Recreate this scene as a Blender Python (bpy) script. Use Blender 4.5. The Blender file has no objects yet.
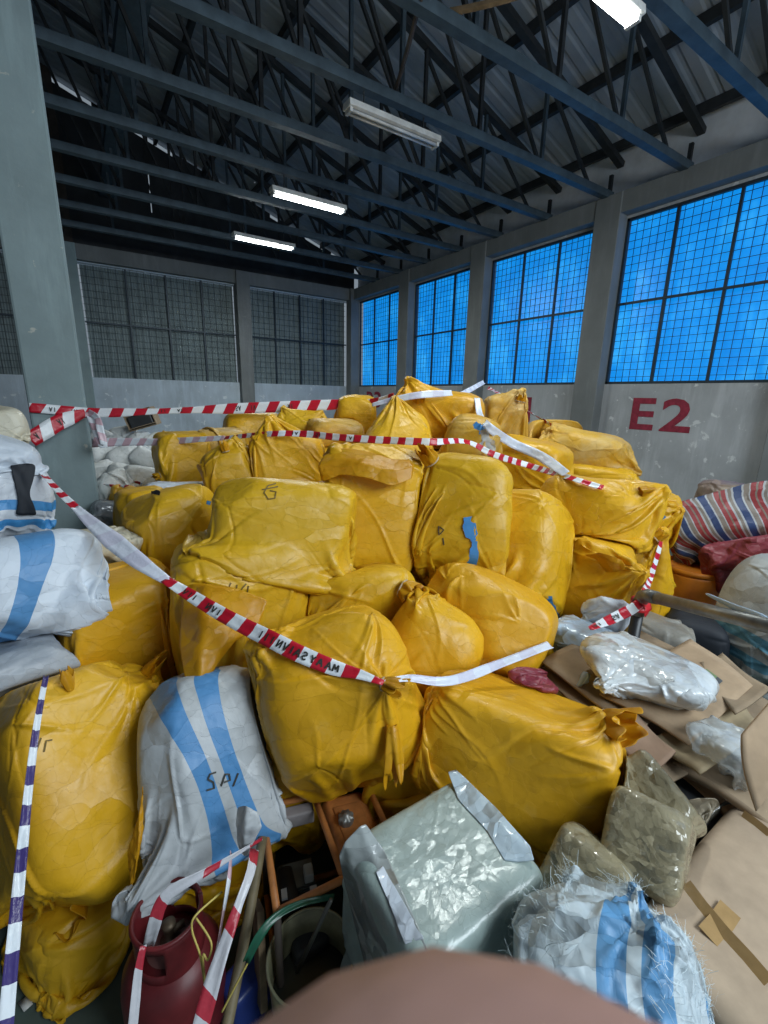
import bpy, bmesh, math, random
import numpy as np
from mathutils import Vector, Matrix, Euler
from mathutils.bvhtree import BVHTree

SC = bpy.context.scene
COL = SC.collection
rng = np.random.default_rng(7)
random.seed(7)
PI = math.pi

# ------------------------------------------------------------------ camera
EYE = np.array([0.0, 0.0, 2.1])
FWD = np.array([0.5348832, 0.80771176, -0.24799533])
RGT = np.array([0.83670585, -0.54719243, 0.02244456])
UPV = np.array([0.11757243, 0.21950436, 0.96850119])
FPX = 451.33
cam_d = bpy.data.cameras.new('camera')
cam = bpy.data.objects.new('camera', cam_d)
COL.objects.link(cam)
M = Matrix.Identity(4)
for i in range(3):
    M[i][0] = RGT[i]; M[i][1] = UPV[i]; M[i][2] = -FWD[i]; M[i][3] = EYE[i]
cam.matrix_world = M
cam_d.sensor_fit = 'AUTO'
cam_d.sensor_width = 36
cam_d.lens = FPX / 1024 * 36
cam_d.clip_start = 0.004
cam_d.clip_end = 200
cam_d.dof.use_dof = True
cam_d.dof.focus_distance = 2.4
cam_d.dof.aperture_fstop = 64
SC.camera = cam

def at(px, py, d):
    """world point measured off the photograph at optical distance d (metres)"""
    return EYE + d * (FWD + RGT * (px - 384) / FPX - UPV * (py - 512) / FPX)

def azim(p):
    return -math.atan2(p[0] - EYE[0], p[1] - EYE[1])

# ------------------------------------------------------------------ node helpers
MATS = {}
def new_mat(name):
    m = bpy.data.materials.new(name); m.use_nodes = True
    nt = m.node_tree
    return m, nt, nt.nodes['Principled BSDF'], nt.nodes['Material Output']
def nd(nt, t, **kw):
    n = nt.nodes.new(t)
    for k, v in kw.items():
        if k.startswith('i_'):
            key = k[2:].replace('_', ' ')
            n.inputs[key].default_value = v
        else:
            setattr(n, k, v)
    return n
def lk(nt, a, b): nt.links.new(a, b)
def noise(nt, vec, scale, detail=4, rough=.55, dist=0):
    n = nd(nt, 'ShaderNodeTexNoise')
    n.inputs['Scale'].default_value = scale; n.inputs['Detail'].default_value = detail
    n.inputs['Roughness'].default_value = rough; n.inputs['Distortion'].default_value = dist
    if vec is not None: lk(nt, vec, n.inputs['Vector'])
    return n
def ramp(nt, fac, stops):
    r = nd(nt, 'ShaderNodeValToRGB')
    e = r.color_ramp.elements
    while len(e) < len(stops): e.new(0.5)
    for el, (p, c) in zip(e, stops):
        el.position = p
        el.color = (c[0], c[1], c[2], 1) if isinstance(c, (tuple, list)) else (c, c, c, 1)
    lk(nt, fac, r.inputs['Fac'])
    return r
def mix(nt, fac, a, b, mode='MIX'):
    m = nd(nt, 'ShaderNodeMix', data_type='RGBA', blend_type=mode)
    for s, v in ((0, fac), (6, a), (7, b)):
        if hasattr(v, 'is_linked'): lk(nt, v, m.inputs[s])
        else: m.inputs[s].default_value = v if s == 0 else (v[0], v[1], v[2], 1)
    return m.outputs[2]
def bump(nt, height, strength, dist, normal=None):
    b = nd(nt, 'ShaderNodeBump')
    b.inputs['Strength'].default_value = strength; b.inputs['Distance'].default_value = dist
    lk(nt, height, b.inputs['Height'])
    if normal is not None: lk(nt, normal, b.inputs['Normal'])
    return b.outputs['Normal']
def objcoord(nt, rand=True):
    tc = nd(nt, 'ShaderNodeTexCoord')
    if not rand: return tc.outputs['Object']
    oi = nd(nt, 'ShaderNodeObjectInfo')
    ml = nd(nt, 'ShaderNodeVectorMath', operation='SCALE'); 
    cmb = nd(nt, 'ShaderNodeCombineXYZ')
    for k in range(3): lk(nt, oi.outputs['Random'], cmb.inputs[k])
    lk(nt, cmb.outputs[0], ml.inputs[0]); ml.inputs['Scale'].default_value = 57.0
    ad = nd(nt, 'ShaderNodeVectorMath', operation='ADD')
    lk(nt, tc.outputs['Object'], ad.inputs[0]); lk(nt, ml.outputs[0], ad.inputs[1])
    return ad.outputs[0]

def crinkle(nt, vec, fine=1.0, s1=5.5, s2=15.0, amt=.6):
    """crumpled film / woven cloth: tilted flat facets meeting in sharp creases, at two sizes, plus fine weave"""
    w = noise(nt, vec, 4.5, 3)
    ad = nd(nt, 'ShaderNodeVectorMath', operation='MULTIPLY_ADD')
    lk(nt, w.outputs['Color'], ad.inputs[0]); ad.inputs[1].default_value = (.14, .14, .14); lk(nt, vec, ad.inputs[2])
    hs = None
    for sc_, wt, rot, st_ in ((s1, 1.0, (.5, .3, .2), (1, 1, 2.0)), (s2, .55, (1.2, .2, .9), (1, 1.8, 1))):
        mp = nd(nt, 'ShaderNodeMapping'); mp.inputs['Scale'].default_value = st_; mp.inputs['Rotation'].default_value = rot
        lk(nt, ad.outputs[0], mp.inputs['Vector'])
        v = nd(nt, 'ShaderNodeTexVoronoi', feature='F1')
        v.inputs['Scale'].default_value = sc_
        lk(nt, mp.outputs[0], v.inputs['Vector'])
        df = nd(nt, 'ShaderNodeVectorMath', operation='SUBTRACT'); lk(nt, mp.outputs[0], df.inputs[0]); lk(nt, v.outputs['Position'], df.inputs[1])
        cn = nd(nt, 'ShaderNodeVectorMath', operation='SUBTRACT'); lk(nt, v.outputs['Color'], cn.inputs[0]); cn.inputs[1].default_value = (.5, .5, .5)
        dt = nd(nt, 'ShaderNodeVectorMath', operation='DOT_PRODUCT'); lk(nt, df.outputs[0], dt.inputs[0]); lk(nt, cn.outputs[0], dt.inputs[1])
        m = nd(nt, 'ShaderNodeMath', operation='MULTIPLY'); m.inputs[1].default_value = wt
        lk(nt, dt.outputs['Value'], m.inputs[0])
        if hs is None: hs = m.outputs[0]
        else:
            a = nd(nt, 'ShaderNodeMath', operation='ADD'); lk(nt, hs, a.inputs[0]); lk(nt, m.outputs[0], a.inputs[1]); hs = a.outputs[0]
    n = bump(nt, hs, 1.0, amt)
    f = noise(nt, vec, 45, 3)
    return bump(nt, f.outputs['Fac'], .10 * fine, .01, n)

def mat_sack_yellow():
    m, nt, b, o = new_mat('yellow_sack_cloth')
    v = objcoord(nt)
    n1 = noise(nt, v, 2.3, 4)
    n2 = noise(nt, v, 9, 5, .65)
    base = ramp(nt, n1.outputs['Fac'], [(.3, (.60, .315, .006)), (.52, (.70, .39, .009)), (.75, (.77, .45, .022))])
    oi = nd(nt, 'ShaderNodeObjectInfo')
    tone = ramp(nt, oi.outputs['Random'], [(0, (.90, .94, 1.1)), (.5, (1, 1, 1)), (1, (1, .92, .85))])
    c1 = mix(nt, 1.0, base.outputs['Color'], tone.outputs['Color'], 'MULTIPLY')
    d = ramp(nt, n2.outputs['Fac'], [(.58, 0.0), (.78, .28)])
    c2 = mix(nt, d.outputs['Color'], c1, (.62, .46, .16))
    lk(nt, c2, b.inputs['Base Color'])
    r = ramp(nt, n2.outputs['Fac'], [(.3, .36), (.7, .52)])
    lk(nt, r.outputs['Color'], b.inputs['Roughness'])
    b.inputs['Specular IOR Level'].default_value = .5
    lk(nt, crinkle(nt, v, amt=.135), b.inputs['Normal'])
    return m

def mat_dusty_yellow():
    m, nt, b, o = new_mat('dusty_yellow_sack_cloth')
    v = objcoord(nt)
    n1 = noise(nt, v, 2.3, 4); n2 = noise(nt, v, 3.2, 6, .7)
    base = ramp(nt, n1.outputs['Fac'], [(.3, (.55, .29, .010)), (.7, (.66, .385, .035))])
    d = ramp(nt, n2.outputs['Fac'], [(.45, 0.0), (.66, .55)])
    lk(nt, mix(nt, d.outputs['Color'], base.outputs['Color'], (.64, .50, .24)), b.inputs['Base Color'])
    b.inputs['Roughness'].default_value = .5
    lk(nt, crinkle(nt, v, amt=.135), b.inputs['Normal'])
    return m

def mat_sack_white(name, base, dirty, stripes=None, axis=0, amt=.17, stripe_col=(.09, .27, .54)):
    m, nt, b, o = new_mat(name)
    v = objcoord(nt)
    n = noise(nt, v, 4, 5, .6)
    c = ramp(nt, n.outputs['Fac'], [(.35, base), (.7, dirty)]).outputs['Color']
    if stripes:
        a = nd(nt, 'ShaderNodeAttribute', attribute_name='rest')
        sp = nd(nt, 'ShaderNodeSeparateXYZ'); lk(nt, a.outputs['Vector'], sp.inputs[0])
        src = sp.outputs[axis] if isinstance(axis, int) else None
        if src is None:
            dp = nd(nt, 'ShaderNodeVectorMath', operation='DOT_PRODUCT'); lk(nt, a.outputs['Vector'], dp.inputs[0]); dp.inputs[1].default_value = axis; src = dp.outputs['Value']
        for (p, w) in stripes:
            s = nd(nt, 'ShaderNodeMath', operation='COMPARE'); s.inputs[1].default_value = p; s.inputs[2].default_value = w
            lk(nt, src, s.inputs[0])
            c = mix(nt, s.outputs[0], c, stripe_col)
    lk(nt, c, b.inputs['Base Color'])
    b.inputs['Roughness'].default_value = .45
    lk(nt, crinkle(nt, v, amt=amt), b.inputs['Normal'])
    return m

def mat_simple(name, col, rough=.5, metal=0, var=.25, scale=6, amt=.15, spec=.5):
    m, nt, b, o = new_mat(name)
    v = objcoord(nt)
    n = noise(nt, v, scale, 5, .6)
    lo = tuple(c * (1 - var) for c in col); hi = tuple(min(1, c * (1 + var)) for c in col)
    lk(nt, ramp(nt, n.outputs['Fac'], [(.3, lo), (.7, hi)]).outputs['Color'], b.inputs['Base Color'])
    b.inputs['Roughness'].default_value = rough; b.inputs['Metallic'].default_value = metal
    b.inputs['Specular IOR Level'].default_value = spec
    lk(nt, bump(nt, n.outputs['Fac'], amt, .01), b.inputs['Normal'])
    return m

def mat_wrap(name, col, var=.2, rough=.14, amt=.5, s1=7, s2=16, coat=.8):
    m, nt, b, o = new_mat(name)
    v = objcoord(nt)
    n = noise(nt, v, 5, 5, .6)
    lo = tuple(c * (1 - var) for c in col); hi = tuple(min(1, c * (1 + var)) for c in col)
    lk(nt, ramp(nt, n.outputs['Fac'], [(.3, lo), (.7, hi)]).outputs['Color'], b.inputs['Base Color'])
    b.inputs['Roughness'].default_value = .45
    b.inputs['Coat Weight'].default_value = coat; b.inputs['Coat Roughness'].default_value = rough
    nn = crinkle(nt, v, s1=s1, s2=s2, amt=amt)
    lk(nt, nn, b.inputs['Normal']); lk(nt, nn, b.inputs['Coat Normal'])
    return m

def mat_tape(name, c1, c2, period, slant=0.0, duty=.5):
    m, nt, b, o = new_mat(name)
    uv = nd(nt, 'ShaderNodeUVMap', uv_map='UVMap')
    sp = nd(nt, 'ShaderNodeSeparateXYZ'); lk(nt, uv.outputs[0], sp.inputs[0])
    s = nd(nt, 'ShaderNodeMath', operation='MULTIPLY_ADD'); lk(nt, sp.outputs[1], s.inputs[0]); s.inputs[1].default_value = slant; lk(nt, sp.outputs[0], s.inputs[2])
    d = nd(nt, 'ShaderNodeMath', operation='DIVIDE'); lk(nt, s.outputs[0], d.inputs[0]); d.inputs[1].default_value = period
    f = nd(nt, 'ShaderNodeMath', operation='FRACT'); lk(nt, d.outputs[0], f.inputs[0])
    g = nd(nt, 'ShaderNodeMath', operation='GREATER_THAN'); lk(nt, f.outputs[0], g.inputs[0]); g.inputs[1].default_value = duty
    lk(nt, mix(nt, g.outputs[0], c1, c2), b.inputs['Base Color'])
    b.inputs['Roughness'].default_value = .3
    n = noise(nt, uv.outputs[0], 25, 3)
    lk(nt, bump(nt, n.outputs['Fac'], .4, .01), b.inputs['Normal'])
    return m

def mat_concrete(name, col, patches, patch_amt, blue=0):
    m, nt, b, o = new_mat(name)
    v = objcoord(nt, False)
    n = noise(nt, v, 1.1, 6, .6); n2 = noise(nt, v, 5.5, 6, .62, .4); n3 = noise(nt, v, 14, 4, .6)
    st = nd(nt, 'ShaderNodeMapping'); st.inputs['Scale'].default_value = (5, 5, .7); lk(nt, v, st.inputs['Vector'])
    n4 = noise(nt, st.outputs[0], 1.6, 5, .65)
    lo = tuple(c * .8 for c in col); hi = tuple(c * 1.15 for c in col)
    c = ramp(nt, n.outputs['Fac'], [(.3, lo), (.7, hi)]).outputs['Color']
    c = mix(nt, ramp(nt, n4.outputs['Fac'], [(.5, 0.0), (.72, .4)]).outputs['Color'], c, tuple(min(1, x * 1.5) for x in col))
    c = mix(nt, ramp(nt, n2.outputs['Fac'], [(.66 - patch_amt, 0.0), (.70 - patch_amt, .8)]).outputs['Color'], c, patches)
    lk(nt, c, b.inputs['Base Color'])
    b.inputs['Roughness'].default_value = .8
    lk(nt, bump(nt, n3.outputs['Fac'], .25, .01), b.inputs['Normal'])
    return m

def mat_emit(name, col, s):
    m, nt, b, o = new_mat(name)
    b.inputs['Base Color'].default_value = (.8, .8, .8, 1)
    b.inputs['Emission Color'].default_value = (*col, 1); b.inputs['Emission Strength'].default_value = s
    return m

def mat_bluepane():
    m, nt, b, o = new_mat('blue_window_film')
    v = objcoord(nt, False)
    n = noise(nt, v, 1.1, 4, .55, .8); n2 = noise(nt, v, 3.5, 3)
    st = nd(nt, 'ShaderNodeMapping'); st.inputs['Scale'].default_value = (1, 7, .4); lk(nt, v, st.inputs['Vector'])
    n3 = noise(nt, st.outputs[0], 2, 3)
    a = nd(nt, 'ShaderNodeMath', operation='MULTIPLY_ADD'); lk(nt, n3.outputs['Fac'], a.inputs[0]); a.inputs[1].default_value = .35; lk(nt, n.outputs['Fac'], a.inputs[2])
    c = ramp(nt, a.outputs[0], [(.42, (.002, .17, .56)), (.70, (.004, .235, .69)), (.98, (.04, .42, .88))])
    b.inputs['Base Color'].default_value = (.02, .12, .4, 1); b.inputs['Roughness'].default_value = .3
    lk(nt, c.outputs['Color'], b.inputs['Emission Color']); b.inputs['Emission Strength'].default_value = WIN_EMIT
    return m

def mat_striped():
    m, nt, b, o = new_mat('striped_woven_plastic')
    a = nd(nt, 'ShaderNodeAttribute', attribute_name='rest')
    sp = nd(nt, 'ShaderNodeSeparateXYZ'); lk(nt, a.outputs['Vector'], sp.inputs[0])
    d = nd(nt, 'ShaderNodeMath', operation='DIVIDE'); dz_ = nd(nt, 'ShaderNodeMath', operation='MULTIPLY_ADD'); lk(nt, sp.outputs[2], dz_.inputs[0]); dz_.inputs[1].default_value = .45; lk(nt, sp.outputs[0], dz_.inputs[2]); lk(nt, dz_.outputs[0], d.inputs[0]); d.inputs[1].default_value = .17
    f = nd(nt, 'ShaderNodeMath', operation='FRACT'); lk(nt, d.outputs[0], f.inputs[0])
    W = (.42, .45, .50); B = (.025, .055, .17); R_ = (.30, .04, .05); G = (.22, .19, .17)
    r = ramp(nt, f.outputs[0], [(0, B), (.22, W), (.27, G), (.42, W), (.46, R_), (.60, G), (.66, R_), (.78, W), (.84, G), (.94, W)])
    r.color_ramp.interpolation = 'CONSTANT'
    lk(nt, r.outputs['Color'], b.inputs['Base Color']); b.inputs['Roughness'].default_value = .5
    lk(nt, crinkle(nt, objcoord(nt), amt=.2), b.inputs['Normal'])
    return m

def mat_roof():
    m, nt, b, o = new_mat('roof_sheet_metal')
    v = objcoord(nt, False)
    n = noise(nt, v, 1.5, 5, .6)
    lk(nt, ramp(nt, n.outputs['Fac'], [(.3, (.29, .33, .385)), (.7, (.41, .46, .53))]).outputs['Color'], b.inputs['Base Color'])
    b.inputs['Roughness'].default_value = .55
    vo = nd(nt, 'ShaderNodeTexVoronoi'); vo.inputs['Scale'].default_value = .75; lk(nt, v, vo.inputs['Vector'])
    lt = nd(nt, 'ShaderNodeMath', operation='LESS_THAN'); lk(nt, vo.outputs['Distance'], lt.inputs[0]); lt.inputs[1].default_value = .019
    tr = nd(nt, 'ShaderNodeBsdfTransparent'); mx = nd(nt, 'ShaderNodeMixShader')
    lk(nt, lt.outputs[0], mx.inputs[0]); lk(nt, b.outputs[0], mx.inputs[1]); lk(nt, tr.outputs[0], mx.inputs[2]); lk(nt, mx.outputs[0], o.inputs['Surface'])
    return m

def mat_clear():
    m, nt, b, o = new_mat('clear_plastic_film')
    v = objcoord(nt)
    n = noise(nt, v, 6, 5, .6)
    lk(nt, ramp(nt, n.outputs['Fac'], [(.35, (.62, .68, .70)), (.7, (.80, .86, .90))]).outputs['Color'], b.inputs['Base Color'])
    b.inputs['Roughness'].default_value = .22
    b.inputs['Transmission Weight'].default_value = 0
    b.inputs['Coat Weight'].default_value = .8; b.inputs['Coat Roughness'].default_value = .12
    nn = crinkle(nt, v, s1=7, s2=16, amt=.55); lk(nt, nn, b.inputs['Normal']); lk(nt, nn, b.inputs['Coat Normal'])
    al = ramp(nt, n.outputs['Fac'], [(.35, .38), (.7, .72)])
    lk(nt, al.outputs['Color'], b.inputs['Alpha'])
    return m

WIN_EMIT = 1.0
Y = mat_sack_yellow(); YD = mat_dusty_yellow()
WHITE = mat_sack_white('white_woven_sack', (.66, .72, .80), (.50, .56, .64))
WHITE_STR = mat_sack_white('white_sack_blue_stripes', (.54, .57, .60), (.40, .42, .42), [(.045, .024), (.125, .024)], 0)
WHITE_ONE = mat_sack_white('white_sack_one_blue_band', (.68, .75, .84), (.56, .63, .72), [(-.10, .036)], (.8, 0, -.6))
WHITE_HOR = mat_sack_white('white_sack_blue_hoops', (.70, .74, .80), (.52, .56, .62), [(.06, .022), (-.03, .022)], 2, stripe_col=(.06, .28, .60))
WHITE_TORN = mat_sack_white('shredded_white_sack', (.60, .70, .76), (.42, .50, .55), [(.055, .021), (.118, .021)], 0, amt=.9, stripe_col=(.12, .32, .58))
GREYBLUE = mat_sack_white('grey_white_sack_blue_hoops', (.42, .44, .44), (.30, .32, .32), [(.00, .03), (-.12, .03)], 2, stripe_col=(.10, .26, .36))
GREYSACK = mat_sack_white('grey_hemp_sack', (.25, .24, .21), (.36, .35, .32))
GREYDULL = mat_sack_white('dull_grey_sack', (.30, .34, .38), (.20, .23, .26), [(-.12, .08)], 0, stripe_col=(.07, .2, .4))
CREAM = mat_sack_white('cream_plastic_sheet', (.62, .58, .46), (.50, .44, .30))
PARCEL = mat_sack_white('white_parcel_plastic', (.84, .86, .86), (.70, .72, .70), amt=.3)
MAROON = mat_sack_white('maroon_plastic', (.22, .03, .05), (.30, .06, .08), amt=.5)
BLUE = mat_simple('blue_plastic_strip', (.06, .25, .58), .45)
BLUEW = mat_simple('pale_blue_film', (.40, .55, .75), .3)
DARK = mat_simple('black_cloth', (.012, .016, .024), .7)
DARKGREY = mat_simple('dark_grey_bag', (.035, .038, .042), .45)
NAVY = mat_simple('navy_plastic', (.02, .04, .14), .4)
INK = mat_simple('black_marker_ink', (.03, .03, .025), .6, var=.1)
INKY = mat_simple('faded_marker_ink', (.16, .10, .01), .6, var=.1)
RED = mat_simple('red_steel_paint', (.135, .014, .017), .45, 0, .35, 9)
ORANGE = mat_simple('orange_paint', (.55, .21, .06), .5, 0, .3, 14)
ORANGEDRUM = mat_simple('orange_plastic', (.62, .20, .012), .45, 0, .25, 5)
STEEL = mat_simple('weathered_steel', (.19, .19, .18), .45, .6, .3, 20)
ZINC = mat_simple('zinc_metal', (.36, .36, .34), .5, .7)
OLIVE = mat_simple('olive_tin', (.26, .25, .15), .45, .3, .4, 9)
OLIVEIN = mat_simple('olive_tin_inside', (.16, .15, .09), .5, .2, .5, 9)
WOODR = mat_simple('old_wood', (.20, .14, .08), .7, 0, .4, 12)
GREEN = mat_simple('green_strap', (.012, .10, .055), .3)
STRAW = mat_simple('yellow_string', (.50, .40, .10), .5)
CARD = mat_simple('brown_cardboard', (.40, .29, .19), .8, 0, .18, 8, .1, .2)
CARDD = mat_simple('dull_cardboard', (.30, .225, .15), .8, 0, .2, 8, .1, .2)
CARTON = mat_simple('dented_carton_board', (.46, .35, .25), .7, 0, .2, 6, .2, .3)
PACKT = mat_simple('brown_packing_tape', (.42, .27, .12), .2, 0, .15, 15)
WRAPG = mat_wrap('grey_green_film_wrap', (.33, .41, .39), .15, .2, .12, 9, 34)
WRAPB = mat_wrap('brown_parcel_wrap', (.30, .26, .16), .2, .08, .30, 34, 70, 1)
WRAPK = mat_wrap('dark_parcel_wrap', (.16, .15, .12), .3, .08, .30, 34, 70, 1)
CLEAR = mat_clear()
FILMW = mat_wrap('milky_white_bag', (.66, .71, .74), .12, .12, .5, 7, 16, .9)
TAPE_RW = mat_tape('red_white_barrier_tape', (.52, .012, .03), (.78, .82, .86), .112, .15)
TAPE_WIDE = mat_tape('wide_red_white_barrier_tape', (.52, .012, .03), (.78, .82, .86), .20, .55)
TAPE_PALE = mat_tape('washed_out_barrier_tape', (.42, .03, .05), (.56, .56, .60), .17, .5, .3)
TAPE_FADED = mat_tape('faded_pink_barrier_tape', (.62, .42, .48), (.74, .78, .84), .14, .5)
TAPE_WHITE = mat_tape('plain_back_of_barrier_tape', (.70, .74, .84), (.62, .62, .74), .21, .3)
TAPE_NAVY = mat_tape('navy_white_tape', (.055, .04, .17), (.74, .80, .86), .11)
TAPE_BW = mat_tape('white_blue_edge_tape', (.72, .78, .88), (.66, .72, .84), .3)
SKIN = mat_simple('skin', (.42, .24, .20), .55, 0, .1, 30)
NAIL = mat_simple('fingernail', (.5, .30, .26), .35, 0, .05, 30)
WALLM = mat_concrete('grey_wall_paint', (.40, .41, .425), (.70, .71, .71), .035)
WALLB = mat_concrete('bluish_wall_paint', (.45, .52, .59), (.74, .78, .80), .03)
COLM = mat_concrete('column_paint', (.25, .325, .34), (.52, .52, .46), -.005)
BEAMM = mat_concrete('beam_paint', (.19, .20, .20), (.3, .3, .3), -.1)
FLOORM = mat_concrete('green_floor_paint', (.085, .12, .105), (.2, .22, .2), -.03)
LETTER = mat_simple('stencil_red_paint', (.27, .022, .045), .8, 0, .3, 14)
ROOF = mat_roof()
TRUSS = mat_simple('blue_grey_steel', (.060, .090, .115), .5, .2, .3, 6)
PURLIN = mat_simple('dark_purlin_steel', (.035, .040, .045), .6, .2, .3, 6)
GABLE = mat_simple('dark_gable_sheet', (.035, .038, .042), .6, .1, .4, 2)
EAVES_LIT = mat_simple('eaves_light_tint', (.72, .76, .82), .5, 0, .15, 3)  # pale blue carries the window light that falls on the low roof
RUST_AND_SHADE = mat_simple('brown_primer_and_shade', (.07, .055, .045), .7, .1, .3, 6)  # brown steel; also paints the shade on two generator legs
WFRAME = mat_simple('dark_window_steel', (.03, .045, .06), .5, .3, .2, 9)
WIRE = mat_simple('window_wire', (.02, .05, .10), .5, .2, .2, 9)
WIREB = mat_simple('grey_window_wire', (.030, .040, .045), .6, .2, .2, 9)
PANEB = mat_simple('grey_window_sheet', (.16, .205, .215), .6, 0, .2, 3)
PANEBLUE = mat_bluepane()
LAMPW = mat_simple('lamp_white_enamel', (.62, .62, .60), .45)
TUBE = mat_emit('lit_fluorescent_tube', (.95, 1.0, .97), 14)
TUBEOFF = mat_simple('unlit_tube', (.55, .56, .56), .3)

# ------------------------------------------------------------------ mesh helpers
def link(name, me, mat=None, parent=None):
    o = bpy.data.objects.new(name, me); COL.objects.link(o)
    if mat is not None:
        for mm in (mat if isinstance(mat, (list, tuple)) else [mat]): me.materials.append(mm)
    if parent is not None: o.parent = parent
    return o
def tag(o, label, cat, group=None, kind=None):
    o['label'] = label; o['category'] = cat
    if group: o['group'] = group
    if kind: o['kind'] = kind
    return o
def struct(o):
    o['kind'] = 'structure'; return o
def empty(name, loc=(0, 0, 0)):
    o = bpy.data.objects.new(name, None); COL.objects.link(o); o.location = loc; o.empty_display_size = .1
    return o
def tag_thing(name, loc, label, cat, group=None):
    return tag(empty(name, loc), label, cat, group)
class MB:
    def __init__(s): s.v = []; s.f = []; s.uv = None
    def box(s, c, size, R=None):
        b = len(s.v); c = np.array(c, float); h = np.array(size, float) / 2
        for sx in (-1, 1):
            for sy in (-1, 1):
                for sz in (-1, 1):
                    p = np.array([sx, sy, sz]) * h
                    if R is not None: p = R @ p
                    s.v.append(tuple(c + p))
        for f in ((0, 1, 3, 2), (4, 6, 7, 5), (0, 4, 5, 1), (2, 3, 7, 6), (0, 2, 6, 4), (1, 5, 7, 3)):
            s.f.append(tuple(b + i for i in f))
        return s
    def bar(s, a, b_, w, h, up=(0, 0, 1)):
        a = np.array(a, float); b_ = np.array(b_, float); z = b_ - a; L = np.linalg.norm(z); z /= L
        up = np.array(up, float)
        if abs(z @ up) > .95: up = np.array([1., 0, 0])
        x = np.cross(up, z); x /= np.linalg.norm(x); y = np.cross(z, x)
        s.box((a + b_) / 2, (w, h, L), np.stack([x, y, z], 1)); return s
    def tube(s, pts, r, n=8, caps=True):
        pts = [np.array(p, float) for p in pts]; rs = r if hasattr(r, '__len__') else [r] * len(pts)
        b0 = len(s.v); prev = None
        for i, p in enumerate(pts):
            t = pts[min(i + 1, len(pts) - 1)] - pts[max(i - 1, 0)]; t = t / (np.linalg.norm(t) + 1e-9)
            if prev is None:
                u = np.array([0, 0, 1.]) if abs(t[2]) < .9 else np.array([1., 0, 0])
            else: u = prev
            u = u - t * (u @ t); u /= np.linalg.norm(u) + 1e-9; prev = u; w = np.cross(t, u)
            for k in range(n):
                a = 2 * PI * k / n
                s.v.append(tuple(p + rs[i] * (math.cos(a) * u + math.sin(a) * w)))
        for i in range(len(pts) - 1):
            for k in range(n):
                s.f.append((b0 + i * n + k, b0 + i * n + (k + 1) % n, b0 + (i + 1) * n + (k + 1) % n, b0 + (i + 1) * n + k))
        if caps:
            s.f.append(tuple(b0 + k for k in range(n - 1, -1, -1)))
            e = b0 + (len(pts) - 1) * n; s.f.append(tuple(e + k for k in range(n)))
        return s
    def lathe(s, prof, n=32, M=None, closed=False):
        b0 = len(s.v)
        for (r, z) in prof:
            for k in range(n):
                a = 2 * PI * k / n; p = Vector((r * math.cos(a), r * math.sin(a), z))
                s.v.append(tuple(M @ p if M is not None else p))
        for i in range(len(prof) - 1):
            for k in range(n):
                s.f.append((b0 + i * n + k, b0 + i * n + (k + 1) % n, b0 + (i + 1) * n + (k + 1) % n, b0 + (i + 1) * n + k))
        return s
    def grid(s, P):
        """P: (n,m,3) array"""
        b0 = len(s.v); n, m = P.shape[:2]
        s.v += [tuple(p) for p in P.reshape(-1, 3)]
        for i in range(n - 1):
            for j in range(m - 1):
                s.f.append((b0 + i * m + j, b0 + (i + 1) * m + j, b0 + (i + 1) * m + j + 1, b0 + i * m + j + 1))
        return s
    def mesh(s, name, smooth=False):
        me = bpy.data.meshes.new(name); me.from_pydata([tuple(map(float, v)) for v in s.v], [], s.f); me.update()
        if smooth: me.polygons.foreach_set('use_smooth', [True] * len(me.polygons))
        return me
    def build(s, name, mat, parent=None, smooth=False, bevel=0, solid=0, sub=0):
        o = link(name, s.mesh(name, smooth), mat, parent)
        if sub:
            md = o.modifiers.new('sub', 'SUBSURF'); md.levels = sub; md.render_levels = sub
        if solid:
            md = o.modifiers.new('sol', 'SOLIDIFY'); md.thickness = solid; md.offset = 0
        if bevel:
            md = o.modifiers.new('bev', 'BEVEL'); md.width = bevel; md.segments = 2; md.limit_method = 'ANGLE'
        return o
def local(parent, P):
    """shift world coordinates into a parent that is only translated"""
    return np.asarray(P, float) - np.array(parent.location)

# ------------------------------------------------------------------ room shell
XR, YB, XL, YF = 7.56, 13.34, -8.0, -3.0
SILL, WTOP, BEAMT = 2.388, 4.90, 5.24
RIDGE_X, RIDGE_Z, SLOPE = -.2, 8.60, .337
def roofz(x): return RIDGE_Z - SLOPE * abs(x - RIDGE_X)

struct(MB().box(((XL + XR) / 2, (YB + YF) / 2, -.1), (XR - XL + 1, YB - YF + 1, .2)).build('floor', FLOORM))
m = MB().box((XR + .1, (YB + YF) / 2, SILL / 2), (.2, YB - YF, SILL))
m.box((XR + .1, (YB + YF) / 2, (WTOP + BEAMT) / 2), (.2, YB - YF, BEAMT - WTOP))
wall_right = struct(m.build('wall_right', WALLM))
struct(MB().box((XR + .02, (YB + YF) / 2, (WTOP + BEAMT) / 2 + .02), (.44, YB - YF, .30)).build('trim_1', BEAMM))
m = MB().box(((XL + XR) / 2, YB + .1, SILL / 2), (XR - XL, .2, SILL))
m.box(((XL + XR) / 2, YB + .1, (WTOP + BEAMT) / 2), (XR - XL, .2, BEAMT - WTOP))
wall_back = struct(m.build('wall_back', WALLB))
struct(MB().box(((XL + XR) / 2, YB + .03, (WTOP + BEAMT) / 2 + .02), (XR - XL, .40, .32)).build('trim_2', BEAMM))
struct(MB().box((XL - .1, (YB + YF) / 2, 3.0), (.2, YB - YF, 6.0)).build('wall_left', WALLM))

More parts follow.
